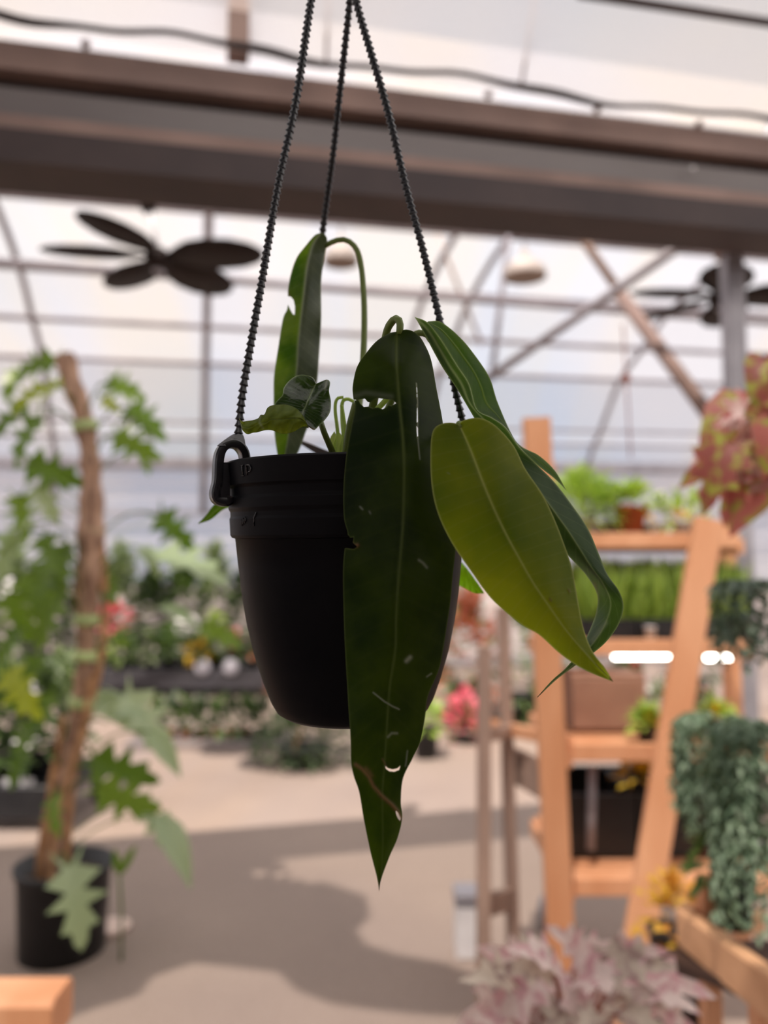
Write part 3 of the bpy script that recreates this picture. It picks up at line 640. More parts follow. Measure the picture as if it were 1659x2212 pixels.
# ------------------------------------------------------------------ timber display shelf on the right
SX0, SX1, SY0, SY1 = .60, 1.24, 2.50, 3.12
sh = thing('display_shelf', ((SX0+SX1)/2, 2.8, 0), 'orange timber plant display with leaning front legs and four shelves', 'shelf')
top = P(1158, 903, 2.36); bot = P(1222, 2240, 2.53); bot.z = 0
mb = MB(); mb.beam(bot, top, .082, .045, (0, -1, .2), .004); mb.build('leg', M_WOOD, sh)
top = P(1530, 1122, 2.44); bot = P(1318, 2330, 2.3); bot.z = 0
MB().beam(bot, top, .087, .04, (0, -1, .1), .004).build('leg', M_WOOD, sh)
a = P(1568, 1130, 3.16); b_ = P(1602, 2000, 3.16); b_.z = 0
MB().beam(b_, a, .06, .05, (0, -1, 0), .004).build('leg', M_WOOD, sh)
a = P(1180, 1000, 3.18); MB().beam((a.x, 3.18, 0), (a.x, 3.18, a.z), .06, .05, (0, -1, 0), .004).build('leg', M_WOOD, sh)
for z, y0 in ((.55, SY0), (.965, SY0), (1.27, 2.75), (1.65, 2.8)):
    for k in range(4):
        y = y0 + .07 + k * (SY1 - y0 - .12) / 3
        MB().beam((SX0, y, z), (SX1 + .04, y, z), (SY1 - y0) / 4.8, .018, (0, 0, 1), .003).build('slat', M_WOOD, sh)
    for k, (p, q) in enumerate((((SX0, y0, z-.008), (SX1+.05, y0, z-.008)), ((SX0, SY1, z-.02), (SX1+.05, SY1, z-.02)), ((SX0-.01, y0, z-.03), (SX0-.01, SY1, z-.03)), ((SX1+.06, y0, z-.03), (SX1+.06, SY1, z-.03)))):
        MB().beam(p, q, .022, .055, (0, 0, 1), .003).build('shelf_rail', M_WOOD, sh)
a = P(1062, 1568, 2.95); MB().beam(a, Vector((SX0, SY0 + .02, .985)), .03, .045, (0, 0, 1), .003).build('side_rail', M_WOOD, sh)
a = P(1105, 1650, 2.95); b_ = P(1182, 1690, 2.62); MB().beam(a, b_, .02, .13, (0, 0, 1), .003).build('side_board', M_GREYW, sh)
# weathered stand left of it
st = thing('wooden_stand', (.36, 2.7, 0), 'weathered grey timber stand with two slim uprights beside the orange shelf', 'plant stand')
for x0, y0, x1, Y in ((1046, 1395, 1042, 2.62), (1086, 1310, 1112, 2.85)):
    t_ = P(x0, y0, Y); q = P(x1, 2100, Y); q.z = 0; MB().beam(q, t_, .042, .06, (0, -1, 0), .003).build('leg', M_GREYW, st)
for y, Y in ((1590, 2.8), (1955, 2.75)): MB().beam(P(1050, y, 2.64), P(1106, y - 14, 2.84), .03, .07 if y > 1900 else .04, (0, 0, 1), .002).build('rung', M_GREYW, st)
# top shelf plants
zt = 1.668
def on(px, Y, z): return Vector(((px - CX) / F * Y / 1.0, Y, z))
plant('fern_plant', on(1255, 2.9, zt), 'feathery light green fern at the left end of the top shelf', 'fern', None, .055, .06, M_WHITE, [('foliage', G_LIGHT, dict(rx=.14, ry=.1, rz=.15, n=700, L=.08, W=.010, kind='narrow', seed=3, bend=.3))])
plant('potted_plant', on(1362, 2.88, zt), 'green plant in terracotta pot on the top shelf', 'potted plant', None, .058, .105, M_TERRA, [('foliage', G_LIGHT, dict(rx=.09, ry=.07, rz=.08, n=60, L=.06, W=.03, seed=4))])
plant('flower_pot', on(1395, 2.86, zt), 'small yellow flowers in front of the terracotta pot', 'flowers', None, .022, .03, M_BLACK, [('flower', G_YEL, dict(rx=.03, ry=.03, rz=.045, n=24, L=.022, W=.018, kind='round', seed=5))])
plant('flower_pot', on(1468, 2.86, zt), 'small yellow flowers in a white pot near the slanting leg', 'flowers', None, .03, .045, M_WHITE, [('flower', G_YEL, dict(rx=.04, ry=.03, rz=.04, n=34, L=.022, W=.018, kind='round', seed=6)), ('foliage', G_LIGHT, dict(rx=.05, ry=.05, rz=.1, n=40, L=.045, W=.016, seed=61))])
for px, lab, sd_ in ((1425, 'white flowers beside the terracotta pot on the top shelf', 7), (1500, 'white flowers at the right end of the top shelf', 8)):
    plant('flower_pot', on(px, 2.9, zt), lab, 'flowers', None, .03, .04, M_WHITE, [('flower', G_WHT, dict(rx=.05, ry=.05, rz=.11, n=26, L=.028, W=.022, kind='round', seed=sd_)), ('foliage', G_LIGHT, dict(rx=.06, ry=.05, rz=.1, n=50, L=.05, W=.016, seed=sd_+20))])
plant('fern_plant', on(1312, 2.98, zt), 'pale bushy fern between the feathery fern and terracotta pot', 'fern', None, .05, .05, M_WHITE, [('foliage', G_PALE, dict(rx=.12, ry=.08, rz=.13, n=240, L=.06, W=.014, seed=31))])
# second shelf: seedling trays
z2 = 1.288
for i, (px, lab) in enumerate(((1290, 'black tray of grassy seedlings, left one on the second shelf'), (1405, 'black tray of grassy seedlings, middle one on the second shelf'), (1520, 'black tray of grassy seedlings behind the slanting leg'))):
    c = on(px, 2.92, z2); t = thing('seedling_tray', c, lab, 'seedling tray', 'trays of seedlings on the second shelf')
    mb = MB(); w, d_, h = .19, .26, .07
    for sx, sy, lx, ly in ((-1, 0, .006, d_), (1, 0, .006, d_), (0, -1, w, .006), (0, 1, w, .006)):
        mb.beam(c + Vector((sx*w/2 - lx/2 * (ly < lx or lx == .006 or 1), sy*d_/2, h/2)), c + Vector((sx*w/2 + lx/2, sy*d_/2, h/2)), ly, h)
    mb.beam(c + Vector((-w/2, 0, h*.8)), c + Vector((w/2, 0, h*.8)), d_, .01); mb.build('tray', M_BLACK, t)
    mb = MB(); r = random.Random(i)
    for k in range(700):
        p = c + Vector((r.uniform(-w/2, w/2), r.uniform(-d_/2, d_/2), h * .8)); mb.t = r.random()
        mb.leaf(p, Vector((r.uniform(-.25, .25), r.uniform(-.25, .25), 1)), (r.uniform(-1, 1), -1, .1), r.uniform(.15, .27), .013, .25, 'narrow')
    o = mb.build('seedlings', foliage_mat('seedling_green%d' % i, srgb(104, 132, 40), srgb(150, 172, 72), .4), t); o['kind'] = 'stuff'
tag(potmesh(on(1400, 2.765, z2), .02, .045).build('plastic_cup', M_WHITE), 'small white cup in front of the seedling trays', 'cup')
# strip lights below the second shelf, behind
M_LED = bpy.data.materials.new('lit_tube'); M_LED.use_nodes = True; e = M_LED.node_tree.nodes; e.clear()
eo = e.new('ShaderNodeOutputMaterial'); em = e.new('ShaderNodeEmission'); em.inputs[0].default_value = (1, .98, .88, 1); em.inputs[1].default_value = 14; M_LED.node_tree.links.new(em.outputs[0], eo.inputs[0])
for (x0, x1, y, lab) in ((1326, 1448, 1418, 'glowing white strip light left of the slanting leg'), (1525, 1577, 1421, 'short glowing strip light right of the slanting leg')):
    A, B = P(x0, y, 2.93), P(x1, y - 1, 2.93); t = thing('strip_light', A.lerp(B, .5), lab, 'light', 'strip lights behind the timber shelf')
    MB().tube([A, B], .009, 10).build('light_tube', M_LED, t)
    MB().beam(A + Vector((-.02, .0, .020)), B + Vector((.02, 0, .020)), .04, .018).build('housing', M_WHITE, t)
# third shelf
z3 = .983
c = on(1292, 2.78, z3); t = thing('brown_carton', c, 'plain brown carton standing on the third shelf', 'box'); MB().box(c + Vector((0, 0, .093)), .25, .2, .186).build('carton_body', M_CARD, t)
MB().beam(c + Vector((-.125, -.05, .188)), c + Vector((.125, -.05, .188)), .095, .004).build('flap', M_CARD, t); MB().beam(c + Vector((-.125, .05, .188)), c + Vector((.125, .05, .188)), .095, .004).build('flap', M_CARD, t)
def flw(px, Y, z, mat, lab, sd_, n=30, s=.05, g=G_MID, rz=.08, pr=.035, L=.028):
    return plant('flower_pot', on(px, Y, z), lab, 'flowers', None, pr, .05, M_BLACK, [('flower', mat, dict(rx=s, ry=s, rz=rz, n=n, L=L, W=L*.8, kind='round', seed=sd_)), ('foliage', g, dict(rx=s*1.1, ry=s*1.1, rz=rz*.8, n=int(n*1.6), L=.05, W=.024, seed=sd_+50))])
flw(1350, 3.02, z3 + .08, G_PINK, 'pink flowers above the brown carton', 70, 40, .05, G_MID, .07)
flw(1415, 2.75, z3, G_WHT, 'white and green flowers right of the brown carton', 71, 34, .05, G_PALE, .12)
flw(1388, 2.56, z3 - .005, G_YEL, 'bright yellow leaves beside the slanting leg on the third shelf', 72, 50, .028, G_LIGHT, .05, .03, .025)
flw(1500, 2.7, z3, G_PINK, 'pink and pale flowers between slanting leg and rear leg', 73, 26, .06, G_PALE, .09)
flw(1535, 2.62, z3, G_YEL, 'yellow leaves at the right end of the third shelf', 74, 40, .04, G_LIGHT, .05)
flw(1470, 2.95, z3, G_RED, 'rust coloured plant behind the pink and pale flowers', 75, 30, .05, G_MID, .08)
# fourth shelf
z4 = .568
def crate(px, Y, z, w, d_, h, lab, mat=M_BLACK):
    c = on(px, Y, z); mb = MB(); t = .008
    mb.beam(c + Vector((-w/2, 0, .006)), c + Vector((w/2, 0, .006)), d_, .012)
    for sy in (-1, 1): mb.beam(c + Vector((-w/2, sy*d_/2, h/2)), c + Vector((w/2, sy*d_/2, h/2)), t, h)
    for sx in (-1, 1): mb.beam(c + Vector((sx*w/2 - t/2, 0, h/2)), c + Vector((sx*w/2 + t/2, 0, h/2)), d_, h)
    for sy in (-1, 1): mb.beam(c + Vector((-w/2-.008, sy*(d_/2+.006), h)), c + Vector((w/2+.008, sy*(d_/2+.006), h)), .016, .014)
    return tag(mb.build('plastic_crate', mat), lab, 'crate')
crate(1255, 2.86, z4, .24, .36, .2, 'black crate at the left of the lowest shelf')
crate(1385, 2.86, z4, .18, .36, .2, 'black crate beside the slanting leg on the lowest shelf')
crate(1500, 2.86, z4, .19, .36, .24, 'dark red-brown crate at the right of the lowest shelf', plain('dark_red_wood', srgb(84, 46, 34), .8))
plant('potted_plant', on(1370, 2.78, z4 + .02), 'yellow-leaved plant hanging over the crates on the lowest shelf', 'potted plant', None, .05, .2, M_BLACK, [('foliage', G_YEL, dict(rx=.08, ry=.06, rz=.06, n=60, L=.05, W=.022, seed=81, lift=-.3))])
plant('potted_plant', on(1500, 2.7, z4 + .03), 'golden plant in front of the red-brown crate', 'potted plant', None, .04, .24, M_BLACK, [('foliage', G_YEL, dict(rx=.06, ry=.05, rz=.06, n=40, L=.045, W=.02, seed=82, lift=-.3))])
mb = MB(); a = P(1280, 1655, 2.6); b_ = P(1276, 1835, 2.6); tag(mb.tube([b_, a], .014, 10).build('grey_pipe', M_STEEL), 'short grey upright pipe standing on the lowest shelf', 'pipe')
# white container and small tub on the floor
f = Fl(1016, 2072); t = thing('white_bin', f, 'white bin with grey lid on the floor behind the weathered stand', 'bin')
MB().box(f + Vector((0, .05, .1)), .11, .12, .2).build('bin_body', M_WHITE, t); MB().box(f + Vector((0, .05, .225)), .115, .125, .05).build('lid', M_STEEL, t)
f = Fl(1180, 2010); tag(MB().lathe([(.0005, 0), (.03, 0), (.034, .1), (.02, .14), (.0005, .145)], 20, Matrix.Translation(f)).build('plastic_bottle', plain('bluegrey', srgb(120, 122, 132))), 'blue-grey bottle standing on the sunlit floor behind the shelf leg', 'bottle')
# pale timber staging in the right foreground
fs_ = thing('staging', P(1600, 2080, 1.5), 'pale timber staging rail slanting across the lower right corner', 'bench'); WORLD[fs_.name] = fs_.location.copy()
MB().beam(P(1478, 2003, 1.85), P(1740, 2205, 1.32), .035, .082, (0, 0, 1), .004).build('front_rail', M_WOODP, fs_)
MB().beam(P(1478, 1985, 1.87), P(1640, 1990, 2.1), .035, .06, (0, 0, 1), .004).build('side_rail', M_WOODP, fs_)
for x, y, Y in ((1530, 2010, 1.86), (1648, 2150, 1.5)):
    a = P(x, y, Y); MB().beam((a.x, a.y, 0), (a.x, a.y, a.z + (.0 if x > 1600 else .12)), .038, .05, (0, -1, 0), .003).build('leg', M_WOOD, fs_)
deck = P(1600, 2090, 1.75)
MB().beam(P(1530, 2050, 1.9), P(1730, 2120, 1.6), .3, .02).build('deck_board', plain('dark_board', srgb(70, 46, 36), .8), fs_)
# trailing plants
def trailing(c, spread, H, n, lab, seed, mat=G_BLUE, pot=True, L=.017, pr=.06):
    r = random.Random(seed); c = Vector(c); t = thing('trailing_plant', c, lab, 'trailing plant')
    if pot: potmesh(c + Vector((0, 0, -.02)), pr, .1).build('pot', M_BLACK, t)
    mb = MB()
    for k in range(n):
        a = r.uniform(0, 6.283); x0 = c + Vector((math.cos(a) * pr * .6, math.sin(a) * pr * .6, .09)); h = H * r.uniform(.55, 1)
        out = Vector((math.cos(a) * spread * r.uniform(.6, 1.1), math.sin(a) * spread * r.uniform(.6, 1.1), 0)); m = int(h / (L * .3))
        for i in range(m):
            q = i / m; p = x0 + out * min(1, q * 4) ** .6 + Vector((r.uniform(-.3, .3) * L, r.uniform(-.3, .3) * L, .02 * math.sin(min(q * 6, 3.1)) - h * max(0, q - .06)))
            b = r.uniform(0, 6.283); mb.t = r.random(); mb.leaf(p, (math.cos(b), math.sin(b), -.5), (0, 0, 1), L * 1.3, L * .6, .3, 'ovate')
    mb.build('foliage', mat, t); return t
trailing(P(1545, 1640, 1.75), .05, .27, 44, 'blue-green trailing plant hanging left of the darker one in the lower right', 11, G_BLUE, False)
trailing(P(1652, 1670, 1.6), .07, .42, 60, 'blue-green trailing plant at the right edge above the pale staging', 12, G_BLUE, False)
trailing(P(1645, 1360, 1.5), .05, .18, 40, 'grey-green trailing plant at the right edge beside the strip lights', 13, foliage_mat('grey_trail', srgb(72, 92, 80), srgb(112, 130, 112), .2), False)
t = plant('potted_plant', P(1585, 2000, 1.8), 'dark pot on the staging with the green trailing fern leaves', 'potted plant', None, .045, .12, M_BLACK, [('foliage', G_MID, dict(rx=.08, ry=.06, rz=.08, n=50, L=.06, W=.02, seed=91, lift=-.5, kind='narrow'))])
mb = MB(); r = random.Random(5)
for i in range(26):
    q = i / 26; p = P(1590 - 110 * q, 1800 + 95 * q - 50 * math.sin(q * 3), 1.7)
    for sgn in (-1, 1): mb.t = r.random(); mb.leaf(p, (-.3 + r.uniform(-.2, .2), -.1, sgn * .8 - .3), (0, -1, .3), .028 * (1 - .5 * q), .009, .2, 'narrow')
tag(mb.build('fern_frond', G_MID), 'arching green fern frond reaching left between trailing plants', 'fern')
# silver and purple begonia in front
def veined(name, rim, mid_, centre, trans=.3):
    return foliage_mat(name, rim, mid_, trans, .5, (1.1, 1., .9, 1), centre)
M_BEG = veined('silver_purple_leaf', srgb(206, 184, 180), srgb(232, 216, 212), srgb(204, 160, 166), .3)
M_BEG2 = veined('silver_green_leaf', srgb(190, 178, 164), srgb(222, 212, 198), srgb(160, 138, 132), .3)
bc = P(1235, 2165, 1.3); bg_ = thing('begonia', bc + Vector((0, .02, -.12)), 'silver and purple leaved begonia at the bottom edge', 'potted plant')
potmesh(bc + Vector((0, .02, -.22)), .07, .12).build('pot', M_TERRA, bg_)
r = random.Random(21)
leaves = [(1100, 2110, 1050, 2100), (1140, 2140, 1040, 2180), (1160, 2100, 1100, 2060), (1180, 2150, 1090, 2210), (1230, 2130, 1270, 2235), (1260, 2080, 1360, 2150), (1290, 2100, 1400, 2135), (1200, 2090, 1160, 2040), (1240, 2070, 1290, 2040), (1300, 2080, 1400, 2075), (1330, 2110, 1480, 2110), (1380, 2150, 1480, 2200), (1190, 2080, 1130, 2085), (1290, 2130, 1320, 2215), (1150, 2170, 1130, 2240), (1350, 2180, 1430, 2240), (1220, 2100, 1180, 2150), (1250, 2110, 1330, 2100), (1210, 2170, 1200, 2240), (1180, 2120, 1120, 2150), (1100, 2190, 1040, 2230), (1310, 2160, 1370, 2200), (1400, 2140, 1470, 2150), (1250, 2060, 1230, 2025), (1170, 2060, 1110, 2070), (1150, 2120, 1080, 2130), (1330, 2060, 1390, 2050), (1290, 2190, 1260, 2250)]
for i, (x0, y0, x1, y1) in enumerate(leaves):
    Y = 1.3 + r.uniform(-.09, .1); a = P(x0, y0, Y + .03); b_ = P(x1, y1, Y - .02); d = b_ - a; mb = MB(); mb.t = r.random()
    Ln = d.length * 1.12; mb.leaf(a, d, (r.uniform(-.3, .3), -.9, r.uniform(.5, 1.3)), Ln * 1.3, max(.06, Ln * .8), .35, 'maple', .3)
    lf = mb.build('leaf', M_BEG if i % 3 else M_BEG2, bg_)
    MB().tube([a, a.lerp(bc + Vector((0, .02, -.1)), .5) + Vector((0, 0, .01)), bc + Vector((0, .02, -.1))], .0022, 6).build('leaf_stalk', G_RED, lf)
mb = MB(); clump(mb, bc + Vector((0, .03, -.12)), .10, .06, .05, 26, .06, .045, 'maple', seed=9); mb.build('foliage', M_BEG2, bg_)
# red and green begonia hanging at the upper right
M_RB = veined('red_green_leaf', srgb(140, 76, 70), srgb(196, 120, 112), srgb(166, 168, 76), .5)
M_RP = veined('pink_silver_leaf', srgb(206, 176, 176), srgb(232, 208, 206), srgb(190, 110, 110), .45)
rc = P(1665, 860, 1.35); rb = thing('hanging_begonia', rc, 'red, pink and green leaved begonia hanging in the upper right', 'hanging plant')
potmesh(rc + Vector((.06, .05, -.04)), .07, .12).build('pot', M_BLACK, rb)
rl = [(1610, 880, 1505, 960, 0), (1640, 870, 1560, 890, 1), (1620, 930, 1500, 985, 1), (1600, 960, 1490, 1020, 0), (1640, 950, 1540, 1050, 1), (1600, 1000, 1560, 1110, 0), (1640, 1000, 1600, 1140, 0), (1660, 900, 1600, 960, 1), (1655, 780, 1620, 830, 0), (1665, 820, 1630, 880, 0), (1660, 960, 1640, 1070, 1), (1580, 960, 1520, 1080, 0), (1630, 910, 1590, 1010, 1), (1600, 910, 1540, 930, 0), (1690, 900, 1650, 1000, 0), (1690, 800, 1650, 770, 0)]
for i, (x0, y0, x1, y1, k) in enumerate(rl):
    Y = 1.33 + r.uniform(-.06, .06); a = P(x0, y0, Y); b_ = P(x1, y1, Y - .03); d = b_ - a; mb = MB(); mb.t = r.random(); Ln = d.length * 1.1
    mb.leaf(a, d, (r.uniform(-.4, .2), -.9, r.uniform(.2, 1.)), Ln, max(.05, Ln * .75), .45, 'maple' if i % 2 else 'heart', .3)
    lf = mb.build('leaf', M_RP if k else M_RB, rb)
    MB().tube([a, a.lerp(rc, .5) + Vector((0, 0, .012)), rc], .002, 6).build('leaf_stalk', G_RED, lf)
# orange coleus behind the slanting leg, low
plant('coleus', P(1450, 2075, 2.15) , 'orange and yellow leaved coleus low between slanting leg and staging', 'potted plant', None, .06, .08, M_BLACK, [('foliage', G_ORA, dict(rx=.09, ry=.07, rz=.13, n=80, L=.045, W=.028, seed=99))])
c = P(1450, 2105, 2.15); fl_ = MB(); fl_.box((c.x, c.y, c.z / 2 - .01), .2, .16, c.z - .0); tag(fl_.build('dark_crate', plain('dark_crate_wood', srgb(58, 36, 28), .85)), 'dark wooden crate below the orange coleus', 'crate')
z_ = bc.z - .22
stl = thing('stool', (bc.x, bc.y + .02, 0), 'timber stool under the silver and purple begonia', 'stool')
MB().beam((bc.x - .13, bc.y + .02, z_ - .012), (bc.x + .13, bc.y + .02, z_ - .012), .24, .024, (0, 0, 1), .004).build('seat', M_WOOD, stl)
for sx in (-1, 1):
    for sy in (-1, 1): MB().beam((bc.x + sx * .11, bc.y + .02 + sy * .1, 0), (bc.x + sx * .1, bc.y + .02 + sy * .09, z_ - .024), .03, .03, (0, 1, 0), .003).build('leg', M_WOOD, stl)
# ------------------------------------------------------------------ ceiling fans and lamps
def blade_shape(mb, c, ang, L, W, tilt):
    ca, sa = math.cos(ang), math.sin(ang); e = Vector((ca, sa, 0)); t = Vector((-sa, ca, 0))
    st = [(0.0, .03), (.12, .035), (.2, .08), (.35, .145), (.55, .17), (.75, .155), (.9, .11), (.97, .06), (1, .012)]
    vs = []
    for k, (q, w) in enumerate(st):
        for sg in (-1, 1):
            for zz in (-.004, .004): vs.append(c + e * (q * L) + t * (sg * w * W) + Vector((0, 0, sg * w * W * tilt + zz - .02 * q)))
    fs = []
    for i in range(len(st) - 1):
        a = i * 4; b = a + 4; fs += [[a, a+2, b+2, b], [a+1, b+1, b+3, a+3], [a, b, b+1, a+1], [a+2, a+3, b+3, b+2]]
    fs.append([0, 1, 3, 2]); n = len(st)*4 - 4; fs.append([n, n+2, n+3, n+1])
    mb.add(vs, fs)
def fan(c, mount, rot, lab, L=.72):
    t = thing('ceiling_fan', c, lab, 'ceiling fan', 'dark ceiling fans hanging from the roof')
    M = Matrix.Translation(c)
    MB().lathe([(.0005, -.09), (.05, -.085), (.08, -.05), (.085, 0), (.06, .04), (.02, .06), (.0005, .06)], 24, M).build('motor_housing', M_FAN, t)
    MB().lathe([(.0005, -.115), (.02, -.112), (.03, -.1), (.03, -.085), (.0005, -.085)], 16, M).build('hub_cap', M_STEEL, t)
    for k in range(5):
        mb = MB(); blade_shape(mb, c, math.radians((-8, 63, 130, 192, 252)[k]) + rot, L, 1.05, -.16); mb.build('fan_blade', M_FAN, t)
    MB().tube([c + Vector((0, 0, .05)), mount], .012, 8).build('down_rod', M_WHITE, t)
    MB().lathe([(.0005, -.07), (.035, -.06), (.055, -.02), (.06, .02), (.0005, .02)], 20, Matrix.Translation(mount)).build('ceiling_mount', M_FAN, t)
fan(P(340, 553, 4.9), P(320, 440, 4.95), 0, 'dark five-blade ceiling fan at the left, whole above the gap')
fan(P(1555, 640, 5.6), P(1550, 530, 5.6), 0, 'dark ceiling fan half hidden behind the steel post')
for x, y, lab, w in ((1134, 597, 'white dish-shaped lamp hanging between roof braces', 96), (736, 566, 'white dish-shaped lamp behind the tall folded leaf', 80)):
    Y = 5.4; c = P(x, y, Y); s = w / 2 / F * Y; t = thing('hanging_lamp', c, lab, 'lamp', 'white dish lamps hanging from the roof')
    M = Matrix.Translation(c); MB().lathe([(s*.97, -.01), (s, 0), (s*.9, .06), (s*.55, .11), (s*.2, .15), (s*.16, .2), (.0005, .21)], 32, M).build('lamp_shade', M_SHADEW, t)
    MB().lathe([(s*.96, -.003), (s*.5, -.006), (.0005, -.006)], 32, M).build('diffuser', plain('taupe_diffuser', srgb(150, 134, 124), .8), t)
    MB().tube([c + Vector((0, 0, .2)), c + Vector((0, 0, 1.05))], .006, 6).build('lamp_cord', M_STEEL, t)
a = P(1352, 818, 3.6); mb = MB().tube([P(1346, 700, 3.6), P(1352, 815, 3.6), P(1356, 870, 3.6), P(1362, 990, 3.6)], .004, 6); mb.ball(a, .02, .02, .03)
tag(mb.build('hanging_hook', G_RED), 'thin reddish hook and wire dangling from the brace crossing', 'hook')
# ------------------------------------------------------------------ big climbing plant on its pole
pc = Fl(106, 2085); pc.y += .12; PY = pc.y
cp = thing('climbing_philodendron', pc, 'tall lobed-leaf climber tied to a bark pole in a black pot, left', 'potted plant')
k = PY / F
potmesh(pc, 95 * k * 1.0, .345, .07, .9, 48).build('pot', M_BLACK, cp)
MB().lathe([(.0005, .285), (.1, .29), (95*k*.93, .28)], 32, Matrix.Translation(pc)).build('soil', M_SOIL, cp)
pole = [(100, 1950, PY), (112, 1850, PY), (135, 1720, PY), (165, 1580, PY), (183, 1440, PY-.02), (190, 1300, PY-.04), (196, 1150, PY-.05), (197, 1020, PY-.06), (180, 900, PY-.07), (160, 840, PY-.08), (140, 768, PY-.08)]
q = cr2([P(*p) for p in pole], 140); r = random.Random(3)
mb = MB().tube(q, [(.040 if i > 90 else .036 - .006 * (i > 125)) * (1 + .1 * math.sin(i * .7) + r.uniform(-.06, .06)) + (.016 if 72 < i < 106 else 0) * math.sin((i - 72) / 34 * 3.14) for i in range(140)], 20); mb.build('bark_pole', M_BARK, cp)
for j, (o1, o2, ph, i0, i1, rad) in enumerate(((-.04, .03, 0, 0, 84, .014), (.045, .02, 1.5, 8, 95, .017), (.03, -.035, 3, 0, 60, .012), (-.035, -.02, 4.2, 5, 50, .013))):
    MB().tube([q[i] + Vector((o1 * (1 + .5 * math.sin(i * .09 + ph)), o2 - .012, 0)) for i in range(i0, i1, 3)], rad, 8).build('vine_stem', M_VINE, cp)
for y in (925, 1140, 1335, 1415, 1520):
    i = min(range(140), key=lambda i: abs((CY - F * ((q[i].z - EYE) * CT - q[i].y * ST) / (q[i].y * CT + (q[i].z - EYE) * ST)) - y)); d = (q[min(i+2, 139)] - q[i-2]).normalized()
    MB().tube([q[i] - d * .02, q[i] + d * .02], .052, 20).build('tie', M_TIE, cp)
    MB().tube([q[i] + Vector((0, -.05, 0)), q[i] + Vector((.1, -.07, -.03)), q[i] + Vector((.3, -.04, .04))], .0015, 5).build('tie_end', M_TIE, cp)
G_PH = foliage_mat('lobed_leaf_green', srgb(86, 116, 44), srgb(116, 144, 56), .5, .3)
G_PHL = foliage_mat('lobed_leaf_lime', srgb(150, 168, 34), srgb(172, 184, 60), .5, .3)
G_PHS = foliage_mat('lobed_leaf_glare', srgb(150, 172, 134), srgb(176, 192, 158), .3, .35)  # glare on the leaves put into a pale silvery green
lv = [(120, 780, 20, 800, 0), (105, 835, 20, 870, 1), (150, 820, 75, 850, 1), (60, 880, -30, 930, 0), (90, 900, 10, 990, 0), (235, 825, 290, 845, 0), (225, 860, 245, 880, 1), (280, 880, 340, 930, 0), (250, 940, 330, 985, 0), (40, 800, 5, 850, 0), (310, 985, 322, 1018, 0),
      (60, 1000, 165, 1040, 0), (80, 1050, 120, 1120, 2), (40, 1070, 55, 1150, 0), (70, 1130, -20, 1180, 2), (90, 1160, 130, 1230, 0), (30, 1150, -10, 1250, 2), (110, 1210, 60, 1320, 0), (60, 1240, 100, 1350, 0), (20, 1280, 60, 1380, 0), (130, 1290, 60, 1400, 0), (40, 1360, -20, 1440, 0), (20, 1450, 60, 1540, 1), (90, 1420, 30, 1500, 0), (150, 1180, 110, 1290, 0),
      (345, 1110, 410, 1185, 0), (215, 1240, 245, 1290, 0), (300, 1180, 350, 1230, 2), (330, 1200, 480, 1215, 2), (345, 1310, 420, 1325, 2), (440, 1350, 505, 1378, 0), (180, 1500, 320, 1560, 2), (270, 1500, 370, 1610, 2), (330, 1580, 385, 1660, 2), (200, 1640, 330, 1690, 0), (215, 1700, 330, 1760, 0), (300, 1740, 380, 1820, 2), (340, 1760, 425, 1885, 2), (150, 1870, 185, 2035, 2), (120, 1720, 110, 1800, 0), (80, 1560, 20, 1640, 0), (120, 1500, 60, 1580, 0), (60, 1620, 10, 1700, 0), (230, 1560, 300, 1520, 2)]
for i, (x0, y0, x1, y1, kk) in enumerate(lv):
    Y = PY + r.uniform(-.35, .25); a = P(x0, y0, Y); b_ = P(x1, y1, Y - r.uniform(0, .12)); d = b_ - a; Ln = d.length * 1.15; mb = MB(); mb.t = r.random()
    kind = 'ovate' if kk == 2 and i % 2 else 'lobed'
    mb.leaf(a, d, (r.uniform(-.5, .5), -1 if kk != 2 else -.5, r.uniform(.1, .9) if kk != 2 else 1.2), Ln, Ln * (.66 if kind == 'lobed' else .38), .3, kind, .25)
    lf = mb.build('leaf', (G_PH, G_PHL, G_PHS)[kk], cp)
    j = min(range(140), key=lambda j: abs(q[j].z - (a.z - .12))); m_ = q[j].lerp(a, .55) + Vector((0, 0, .05))
    MB().tube(cr2([q[j], m_, a], 10), .004, 6).build('leaf_stalk', G_PH, lf)
# young shoot beside the pot
a = Fl(262, 2075); sp = thing('young_shoot', a, 'slim two-leaved green shoot standing right of the black pot', 'plant')
MB().tube([a, P(262, 1960, a.y), P(258, 1890, a.y)], .006, 6).build('stem', G_PH, sp)
for x1, y1 in ((246, 1838), (290, 1830)):
    mb = MB(); b_ = P(258, 1890, a.y); mb.leaf(b_, P(x1, y1, a.y) - b_, (0, -1, .3), (P(x1, y1, a.y) - b_).length * 1.1, .035, .1, 'narrow'); mb.build('leaf', G_PH, sp)
a = Fl(238, 2010); tag(MB().lathe([(.0005, 0), (.07, 0), (.085, .02), (.08, .022), (.0005, .005)], 24, Matrix.Translation(a)).build('saucer', plain('pale_saucer', srgb(240, 214, 200))), 'small pale saucer on the floor right of the black pot', 'saucer')
# timber post end at the lower left corner
a = P(40, 2166, 1.8); mb = MB().beam((a.x - 1.1, 1.86, a.z - .05), (a.x + .075, 1.86, a.z - .05), .12, .1, (0, 0, 1), .012); tb = thing('timber_bench', (a.x, 1.86, 0), 'orange timber bench corner at the bottom left', 'bench'); mb.build('seat_board', M_WOOD, tb)
for dx in (.03, -1.0): MB().beam((a.x + dx, 1.86, 0), (a.x + dx, 1.86, a.z - .1), .06, .06, (0, 1, 0), .005).build('leg', M_WOOD, tb)
